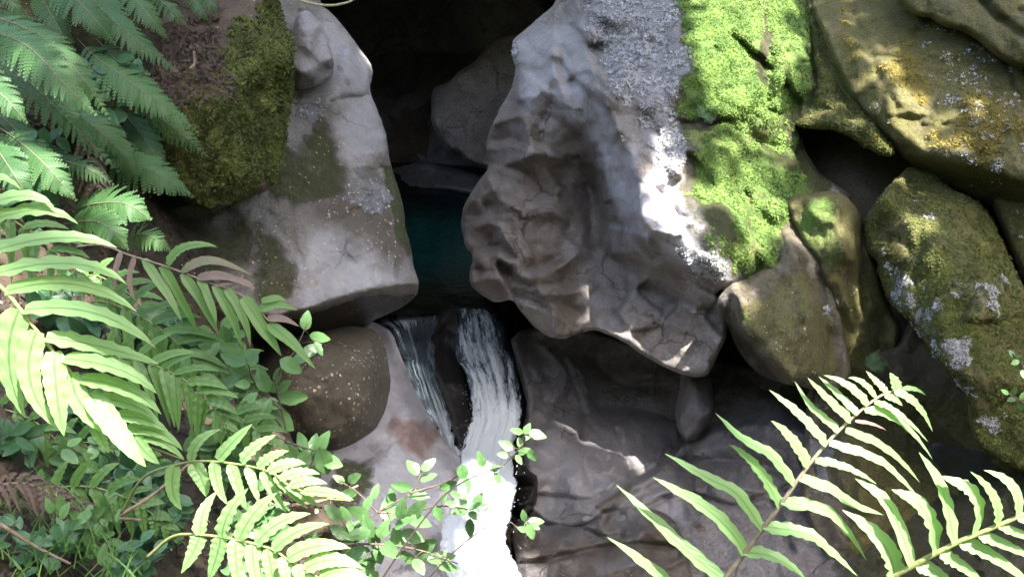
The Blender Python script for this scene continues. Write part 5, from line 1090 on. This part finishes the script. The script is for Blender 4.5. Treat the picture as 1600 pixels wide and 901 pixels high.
# --- small growth on the rocks
r = fern('tiny fern growing from a crack in the bright green moss', (1100, 185, 7.1))
lacy(r, [(1098, 184), (1108, 176), (1120, 170)], 7.08, 22, L_LACY, M_STALKB, n=9, toothn=4, tint=(.7, 1)); lacy(r, [(1098, 184), (1096, 172), (1090, 164)], 7.08, 18, L_LACY, M_STALKB, n=9, toothn=4, tint=(.5, .8)); lacy(r, [(1098, 184), (1110, 184), (1118, 188)], 7.06, 16, L_LACY, M_STALKB, n=8, toothn=4, tint=(.5, .8))
r = fern('tiny dark fern tuft in the shade above the tall fern frond', (1362, 575, 6.6))
lacy(r, [(1360, 578), (1364, 560), (1374, 545)], 6.6, 20, L_LACY, M_STALKB, n=10, toothn=4, tint=(.4, .8)); lacy(r, [(1360, 578), (1374, 570), (1388, 566)], 6.6, 18, L_LACY, M_STALKB, n=10, toothn=4, tint=(.4, .8))
shrub('shrub', 'pale sprig of small leaves poking in at the right edge', 'shrub', [[(1680, 660, 2.6), (1630, 640, 2.6), (1598, 628, 2.6), (1572, 612, 2.6)], [(1690, 610, 2.6), (1630, 590, 2.6), (1600, 572, 2.6), (1582, 552, 2.6)]],
    [(1570, 612, 14, 150), (1580, 624, 14, 200), (1585, 610, 14, 60), (1594, 634, 14, -60), (1598, 618, 14, 70), (1610, 645, 16, -60), (1612, 628, 14, 60), (1580, 552, 14, 120), (1592, 556, 12, 20), (1586, 566, 14, 200), (1598, 584, 14, -80), (1604, 570, 14, 50), (1618, 600, 14, -60)], 2.6, L_BROAD, M_TWIG, tint=(.8, 1.0))
# ------------------------------------------------------------------ dead matter, grass
def litter_frond(lab, ra, d, n, lm, wp):
    r = tag(empty('dead_frond', P(ra[0][0], ra[0][1], d)), lab, 'dead frond', 'dead fronds on the bank')
    pinnate(r, ra, auto_pinnae(ra, n, lm, wp, dead=1., drop=.5), d, L_DEADM, M_DEAD, tilt=.4, r=(.004, .002), nw=5, wave=.5, fold=.5)
L_DEADM = leaf_mat('withered_leaf', (.07, .05, .04), (.14, .10, .085), (.12, .09, .06), rough=.8, trans=.15, dead=(.09, .064, .052))
litter_frond('pinkish grey dead frond lying in the lower left', [(-30, 760), (40, 755), (90, 775), (150, 790)], 2.55, 12, 42, 9)
litter_frond('dead brown frond hanging below the dark lacy ferns', [(120, 200), (140, 250), (150, 300), (140, 350)], 4.2, 10, 36, 8)
for lab, a, b in (('pale bare stick slanting across the lower left', (0, 818, 2.3), (110, 880, 2.3)), ('thin bare stick rising behind the bottom fern', (160, 820, 2.5), (300, 720, 2.6)), ('bare brown stick lying among the shrubs below the large bright fern', (110, 790, 2.6), (220, 812, 2.6)), ('thin pale stick across the bank above the leafy shrub', (450, 790, 3.6), (560, 758, 3.7)), ('short dead twig on the brown litter of the moss bank', (297, 108, 4.95), (303, 80, 5.0))):
    T = Tubes(); a = np.array(a, float); b = np.array(b, float); m = (a + b) / 2 + np.array([4, 6, .02])
    T.add(P(*np.array([a, m, b]).T), .005 * a[2] / 2.5, .003 * a[2] / 2.5, 6, 12)
    o = mesh('stick', np.vstack(T.V), T.F, M_DEAD, loc=np.vstack(T.V).min(0)); tag(o, lab, 'stick')
T = Tubes(); T.add(P(np.array([440, 480, 515, 540, 552, 590]), np.array([-10, 4, 9, 5, 0, -20]), np.full(6, 4.0)), .006, .004, 6, 24)
o = mesh('branch', np.vstack(T.V), T.F, plain_mat('lichened_bark', (.2, .19, .10), (.42, .42, .26), 90), loc=np.vstack(T.V).min(0)); tag(o, 'thin pale mossy branch dipping into the top edge above the cave', 'branch')

B = Blades()
for k in range(120):
    if k < 70: x, y, d = rng.uniform(-20, 230), rng.uniform(850, 960), rng.uniform(2.15, 2.4)
    else: x, y, d = rng.uniform(0, 160), rng.uniform(780, 860), rng.uniform(2.5, 2.7)
    h = rng.uniform(40, 110); a = rng.normal(0, .5)
    c = [P(x, y, d), P(x + h * .5 * math.sin(a), y - h * .55, d), P(x + h * (math.sin(a) + .25 * np.sign(a)), y - h * .8, d)]
    strap(B, c, .0035, RT + FW * rng.normal(0, .5), nseg=5, prof='blade', wave=0, fold=.1, tint=rng.uniform(0, 1), teeth=0)
V = np.vstack(B.V)
o = mesh('grass', V, B.F, L_KIO2, loc=V.min(0), attrs={'leaf': np.vstack(B.A)}); tag(o, kind='stuff')

# ------------------------------------------------------------------ crusts and cushions on the rocks
L_LICH = plain_mat('leafy_lichen', (.27, .255, .26), (.62, .60, .61), 25, .8, .3, .004)
def moss_leaf(name, a, b):
    s = N(name); at = s.attr('leaf'); c = s.sep(at.outputs['Color'])
    p = s.n('ShaderNodeBsdfPrincipled'); s.put(p.inputs['Base Color'], s.mix(c[2], a, b)); p.inputs['Roughness'].default_value = .75
    t = s.n('ShaderNodeBsdfTranslucent'); s.put(t.inputs[0], s.mix(c[2], a, b)); m = s.n('ShaderNodeMixShader'); m.inputs[0].default_value = .25
    s.link(p.outputs[0], m.inputs[1]); s.link(t.outputs[0], m.inputs[2]); s.link(m.outputs[0], s.out.inputs[0]); return s.m
L_MOSSG = moss_leaf('moss_sprigs_bright', (.06, .12, .018), (.25, .38, .085))
L_MOSSO = moss_leaf('moss_sprigs_olive', (.055, .068, .014), (.18, .20, .045))
L_MOSSY = moss_leaf('moss_sprigs_ochre', (.12, .10, .018), (.34, .27, .06))

def scatter(rock, name, mat, chan, n, size, thr=.45, spread=.9, leaf=3, noise_s=.10, polys=None, lift=.3):
    """little leaf lobes growing out of a rock's surface where that growth covers it"""
    X0, Y0 = rock.ol.min(0); X1, Y1 = rock.ol.max(0)
    m = n * 8
    px = rng.uniform(X0, X1, m); py = rng.uniform(Y0, Y1, m)
    ok = inside(rock.ol, px, py)
    px, py = px[ok], py[ok]
    c = rock.cov(px, py)[:, CH.index(chan)]
    p, nn = rock.surf(px, py)
    f = fbm(p / noise_s, 77, 4, .6)
    ok = (c + .75 * f) > thr
    if polys is not None:
        ok &= np.any([inside(q, px, py) for q in polys], axis=0)
    px, py, p, nn, f = px[ok][:n], py[ok][:n], p[ok][:n], nn[ok][:n], f[ok][:n]
    k = len(p)
    if k == 0: return None
    V = []; A = []; F = []
    base = 0
    for l in range(leaf):
        r = rng.normal(0, 1, (k, 3)); r = unit(r - (r * nn).sum(1, keepdims=True) * nn)
        up = nn * rng.uniform(.2, 1.2, (k, 1)) * spread
        dr = unit(r + up); sd = unit(np.cross(dr, nn))
        s_ = size * rng.uniform(.5, 1.3, (k, 1))
        o = p + nn * size * lift * rng.uniform(0, .6, (k, 1)) + r * size * .3
        q = np.stack([o, o + dr * s_ * .5 + sd * s_ * .36, o + dr * s_ * 1.0 + nn * s_ * .12, o + dr * s_ * .5 - sd * s_ * .36], 1)
        V.append(q.reshape(-1, 3))
        tn = np.clip(.5 + f * .9 + rng.normal(0, .2, k), 0, 1)
        A.append(np.repeat(np.stack([np.zeros(k), np.zeros(k), tn, np.zeros(k)], 1), 4, 0))
        F.append(np.arange(k * 4).reshape(-1, 4) + base); base += k * 4
    return mesh(name, np.vstack(V), np.vstack(F), mat, parent=rock.obj, smooth_=False, attrs={'leaf': np.vstack(A)})
scatter(over, 'lichen_crust', L_LICH, 'lich', 12000, .0155, .68)
scatter(over, 'moss_cushion', L_MOSSG, 'green', 24000, .0125, .60)
scatter(slab, 'lichen_crust', L_LICH, 'lich', 2600, .0125, .50, noise_s=.07, leaf=4)
scatter(slab, 'moss_cushion', L_MOSSY, 'ochre', 7000, .014, .45)
scatter(rb, 'lichen_crust', L_LICH, 'lich', 6500, .012, .60, noise_s=.09, leaf=4)
scatter(rb, 'moss_cushion', L_MOSSO, 'moss', 12000, .012, .6)
scatter(lb, 'lichen_crust', L_LICH, 'lich', 700, .012, .5, leaf=4)
scatter(pil, 'lichen_crust', L_LICH, 'lich', 700, .012, .5, leaf=4)
scatter(gr, 'lichen_crust', L_LICH, 'lich', 1800, .012, .6, leaf=4)
scatter(rs, 'lichen_crust', L_LICH, 'lich', 800, .012, .5, noise_s=.07, leaf=4)
scatter(top, 'lichen_crust', L_LICH, 'lich', 500, .012, .5, noise_s=.07, leaf=4)
scatter(mb, 'moss_cushion', L_MOSSO, 'moss', 16000, .016, .5)
L_LIT = leaf_mat('dry_litter', (.12, .085, .06), (.34, .25, .19), (.2, .14, .1), rough=.8, trans=.15)
scatter(mb, 'leaf_litter', L_LIT, 'brown', 2600, .020, .5)
scatter(bank, 'leaf_litter', L_DEADM, 'brown', 5000, .024, .45)
scatter(cb, 'leaf_litter', L_LIT, 'brown', 500, .011, .75, polys=[[(915, 790), (985, 748), (1000, 765), (940, 810)]])
scatter(lb, 'leaf_litter', L_LIT, 'brown', 160, .011, .62)
scatter(left, 'leaf_litter', L_LIT, 'moss', 260, .011, .6)
scatter(wed, 'moss_cushion', L_MOSSO, 'moss', 3000, .012, .5)
scatter(left, 'lichen_crust', L_LICH, 'lich', 700, .016, .48)

def drops(name, pts, r):
    ico = np.array([(0, 0, 1), (.94, 0, -.33), (-.47, .82, -.33), (-.47, -.82, -.33), (0, 0, -1)], float); fi = [(0, 1, 2), (0, 2, 3), (0, 3, 1), (4, 2, 1), (4, 3, 2), (4, 1, 3)]
    V = []; F = []
    for i, q in enumerate(pts):
        V.append(q + ico * r * rng.uniform(.4, 1.4) * np.array([1, 1, rng.uniform(1, 2.2)])); F += [tuple(j + 5 * i for j in f) for f in fi]
    V = np.vstack(V)
    o = mesh(name, V, F, plain_mat('white_drops', (.75, .8, .84), (.9, .93, .95), 30, .3), loc=V.min(0)); return tag(o, kind='stuff')
edge_ = cr([(722, 600), (740, 650), (722, 700), (700, 760), (690, 800), (700, 900)], 160); edge2 = cr([(800, 590), (808, 650), (806, 700), (810, 760), (804, 820), (826, 900)], 160)
ep = np.vstack([edge_, edge2[::5]])
ii = rng.integers(0, len(ep), 260); yy = ep[ii, 1]
drops('spray', P(ep[ii, 0] + rng.normal(0, 14, 260) * rng.random(260), yy + rng.normal(0, 12, 260), np.interp(yy, [590, 700, 820, 900], [7.7, 6.9, 5.9, 5.5]) - rng.uniform(.02, .3, 260)), .0022)

# ------------------------------------------------------------------ unseen tree, leaves laid out to shade the gorge
SUN_EL, SUN_AZ = math.radians(60), math.radians(35)          # azimuth: behind the viewer, to the right
SD = np.array([math.cos(SUN_EL) * math.sin(SUN_AZ), -math.cos(SUN_EL) * math.cos(SUN_AZ), math.sin(SUN_EL)])
E1 = unit(np.cross(SD, np.array([0, 0, 1.0]))); E2 = np.cross(SD, E1)
def samp(poly, n, d0, d1=None):
    poly = np.asarray(poly, float); out = []
    x0, y0 = poly.min(0); x1, y1 = poly.max(0)
    x = rng.uniform(x0, x1, n * 6); y = rng.uniform(y0, y1, n * 6); m = inside(poly, x, y)
    x, y = x[m][:n], y[m][:n]
    return P(x, y, rng.uniform(d0, d1 or d0, len(x)))
def rsamp(rock, poly, n):
    poly = np.asarray(poly, float)
    x = rng.uniform(poly[:, 0].min(), poly[:, 0].max(), n * 6); y = rng.uniform(poly[:, 1].min(), poly[:, 1].max(), n * 6); m = inside(poly, x, y)
    return P(x[m][:n], y[m][:n], rock.depth(x[m][:n], y[m][:n]))
lit = [samp([(-120, 280), (210, 360), (300, 730), (0, 690), (-120, 600)], 500, 1.3, 1.5), samp([(940, 740), (1120, 600), (1460, 570), (1700, 700), (1700, 960), (940, 960)], 700, 1.42, 1.62),
       samp([(270, 700), (440, 660), (590, 790), (600, 930), (260, 930)], 400, 1.85, 2.15), samp([(705, 790), (735, 740), (805, 700), (810, 800), (840, 940), (695, 940), (690, 850)], 110, 5.6, 6.8), rsamp(over, [(1100, 220), (1240, 200), (1240, 380), (1150, 430)], 45), rsamp(rb, [(1370, 380), (1440, 320), (1480, 420), (1420, 460)], 25), rsamp(slab, [(1340, 60), (1440, 140), (1500, 240), (1420, 220)], 30), rsamp(mb, [(320, 80), (440, 40), (450, 200), (380, 280), (320, 220)], 9), rsamp(pil, [(1235, 315), (1320, 315), (1335, 380), (1270, 380)], 20), samp([(520, 720), (760, 680), (770, 900), (500, 900)], 200, 3.0, 3.4),
       rsamp(over, [(1080, -60), (1215, -60), (1240, 60), (1210, 150), (1110, 170), (1075, 90)], 110), rsamp(over, [(1000, 250), (1040, 180), (1080, 300), (1130, 430), (1060, 400), (1005, 330)], 200), rsamp(lb, [(1118, 466), (1165, 450), (1180, 500), (1140, 490)], 30)]
lit = np.vstack(lit); l2 = np.stack([lit @ E1, lit @ E2], 1)
shade = [samp([(-300, -200), (520, -200), (660, 330), (660, 520), (620, 700), (520, 720), (-100, 300)], 5600, 4.5, 7.0), rsamp(left, [(430, -100), (520, 0), (640, 300), (655, 460), (470, 480), (300, 400), (440, 100)], 3400), rsamp(sl, [(570, 500), (640, 590), (720, 720), (690, 800), (540, 780), (540, 700)], 900), rsamp(sl, [(520, 770), (690, 780), (680, 860), (690, 940), (520, 940)], 1100), samp([(560, -200), (900, -200), (900, 560), (560, 500)], 3400, 7.5, 12), rsamp(over, [(800, 0), (920, 0), (980, 300), (1080, 420), (1130, 560), (1080, 580), (860, 530), (730, 440), (740, 280)], 2600), rsamp(cb, [(820, 540), (1100, 580), (1250, 640), (1250, 880), (840, 900)], 1500), rsamp(fin, [(668, 480), (735, 480), (745, 715), (700, 715)], 500), rsamp(over, [(930, 480), (1135, 490), (1120, 590), (1000, 556)], 700), samp([(700, 200), (1000, 100), (1130, 560), (880, 560)], 1600, 7.2, 8),
         samp([(1200, -250), (1900, -250), (1900, 800), (1200, 700)], 2300, 6.2, 7.8), samp([(-120, 690), (230, 730), (270, 930), (-120, 930)], 350, 2.3, 2.9), samp([(800, 500), (1250, 500), (1500, 1100), (780, 1100)], 3200, 6.2, 8), samp([(1020, 180), (1260, 180), (1260, 460), (1120, 440)], 500, 6.7, 7.2), samp([(-300, 500), (300, 720), (480, 640), (420, 450), (250, 400), (-300, 900)], 1500, 2.8, 3.8), samp([(-200, -300), (1800, -300), (1800, -100), (-200, -100)], 1600, 7, 9)]
shade = np.vstack(shade)
s2 = np.stack([shade @ E1, shade @ E2], 1)
shade = np.vstack([shade, rsamp(over, [(890, -120), (1060, -120), (1060, 140), (1040, 230), (980, 220), (920, 80)], 1500)]); s2 = np.stack([shade @ E1, shade @ E2], 1)
cell = .115
from collections import defaultdict
hsh = defaultdict(list)
for q in l2: hsh[(int(math.floor(q[0] / cell)), int(math.floor(q[1] / cell)))].append(q)
keepm = np.ones(len(s2), bool)
for i, q in enumerate(s2):
    a, b = int(math.floor(q[0] / cell)), int(math.floor(q[1] / cell))
    for da in (-1, 0, 1):
        for db in (-1, 0, 1):
            for w_ in hsh.get((a + da, b + db), ()):
                if (q[0] - w_[0]) ** 2 + (q[1] - w_[1]) ** 2 < cell * cell: keepm[i] = False
shade = shade[keepm]
Lr = (5.6 + rng.uniform(0, 2.6, len(shade)) - shade[:, 2]) / SD[2]
cl = shade + SD * Lr[:, None]
CAN_D = .064
k = len(cl); V = []; A = []; F = []; base = 0
for l in range(3):
    off = rng.normal(0, .05, (k, 3))
    r = unit(rng.normal(0, 1, (k, 3)) + np.array([0, 0, .6])); dr = unit(np.cross(r, rng.normal(0, 1, (k, 3)))); sd = np.cross(r, dr)
    s_ = rng.uniform(.7, 1.3, (k, 1)) * CAN_D * 1.5
    o = cl + off
    q = np.stack([o - dr * s_, o + sd * s_ * .55 + r * s_ * .1, o + dr * s_, o - sd * s_ * .55 + r * s_ * .1], 1)
    V.append(q.reshape(-1, 3)); A.append(np.repeat(np.stack([np.full(k, .6), np.zeros(k), rng.random(k), np.zeros(k)], 1), 4, 0)); F.append(np.arange(k * 4).reshape(-1, 4) + base); base += k * 4
# unseen tree towards the sun; leaves placed to shade chosen spots
tree = empty('tree', (5.6, -4.6, -1.0)); tag(tree, 'unseen leafy tree on the near bank, leaves placed to shade the gorge', 'tree')
mesh('shade_crown', np.vstack(V), np.vstack(F), L_KIO2, parent=tree, smooth_=False, attrs={'leaf': np.vstack(A)})
T = Tubes(); T.add(np.array([(5.6, -4.6, -1.0), (5.5, -4.4, 1.5), (5.2, -4.0, 3.6), (4.4, -3.2, 5.2), (3.2, -1.6, 6.4)]), .22, .09, 10, 24); T.build('trunk', M_TWIG, tree)
T = Tubes()
for e in ((-3.5, 1.5, 7.2), (-1.5, 3.0, 7.4), (1.5, 3.8, 7.2), (4.5, 3.2, 7.0), (6.5, 1.0, 6.6), (-3.8, -1.0, 6.8), (0, .5, 7.0), (3, 1.5, 6.8)):
    s0 = np.array([4.2, -3.0, 5.4]); e = np.array(e); T.add(np.array([s0, s0 * .6 + e * .4 + np.array([0, 0, .5]), e]), .07, .015, 6, 14)
T.build('limb', M_TWIG, tree)

# ------------------------------------------------------------------ unseen slopes added round the viewer to block low light
na, nr = 96, 20
an = np.linspace(0, 2 * np.pi, na, endpoint=False); rr = np.linspace(0, 1, nr)
AA, RR = np.meshgrid(an, rr)
rad = 5.6 + 8 * RR
hx = np.cos(AA) * rad * 1.15; hy = 4.6 + np.sin(AA) * rad
hz = -2.5 + 11.5 * RR ** .8
front = smooth(.1, .7, np.sin(AA))
hy = hy + front * 8.0
hz = hz + front * 2.0
nz = fbm(np.stack([hx, hy, hz], -1) / 2.2, 5, 4)
hx = hx + .8 * nz * np.cos(AA); hy = hy + .8 * nz * np.sin(AA); hz = hz + .5 * nz
Vh = np.stack([hx, hy, hz], -1).reshape(-1, 3)
Fh = [(j * na + i, j * na + (i + 1) % na, (j + 1) * na + (i + 1) % na, (j + 1) * na + i) for j in range(nr - 1) for i in range(na)]
o = mesh('blocking_hillside', Vh, Fh, plain_mat('blocking_slope', (.02, .035, .014), (.07, .09, .04), 3, .9, .6, .1), loc=(0, 4, -2.5)); tag(o, kind='structure')
# ------------------------------------------------------------------ light
SUN_EL, SUN_AZ = math.radians(60), math.radians(35)          # azimuth: behind the viewer, to the right
SD = np.array([math.cos(SUN_EL) * math.sin(SUN_AZ), -math.cos(SUN_EL) * math.cos(SUN_AZ), math.sin(SUN_EL)])
w = bpy.data.worlds.new('World'); scene.world = w; w.use_nodes = True
nt = w.node_tree; nt.nodes.clear()
sky = nt.nodes.new('ShaderNodeTexSky'); sky.sky_type = 'NISHITA'; sky.sun_disc = False
sky.sun_elevation = SUN_EL; sky.sun_rotation = math.atan2(SD[0], SD[1]); sky.dust_density = 3.0; sky.ozone_density = .6
bg = nt.nodes.new('ShaderNodeBackground'); bg.inputs[1].default_value = .13
wo = nt.nodes.new('ShaderNodeOutputWorld')
nt.links.new(sky.outputs[0], bg.inputs[0]); nt.links.new(bg.outputs[0], wo.inputs[0])
sl_ = bpy.data.lights.new('sun', 'SUN'); sl_.energy = 3.4; sl_.angle = math.radians(.6); sl_.color = (1, .97, .92)
so = bpy.data.objects.new('sun', sl_); COL.objects.link(so)
so.rotation_euler = Vector((-SD[0], -SD[1], -SD[2])).to_track_quat('-Z', 'Y').to_euler()
so.location = (2, -3, 9)
scene.view_settings.view_transform = 'Standard'; scene.view_settings.look = 'None'
scene.view_settings.exposure = 2.75; scene.view_settings.gamma = 1
scene.view_settings.use_curve_mapping = False
scene.render.engine = 'CYCLES'
scene.cycles.max_bounces = 6; scene.cycles.use_adaptive_sampling = True; scene.cycles.adaptive_threshold = .025; scene.cycles.transparent_max_bounces = 12
for o in bpy.data.objects:
    if '_org' in o: del o['_org']
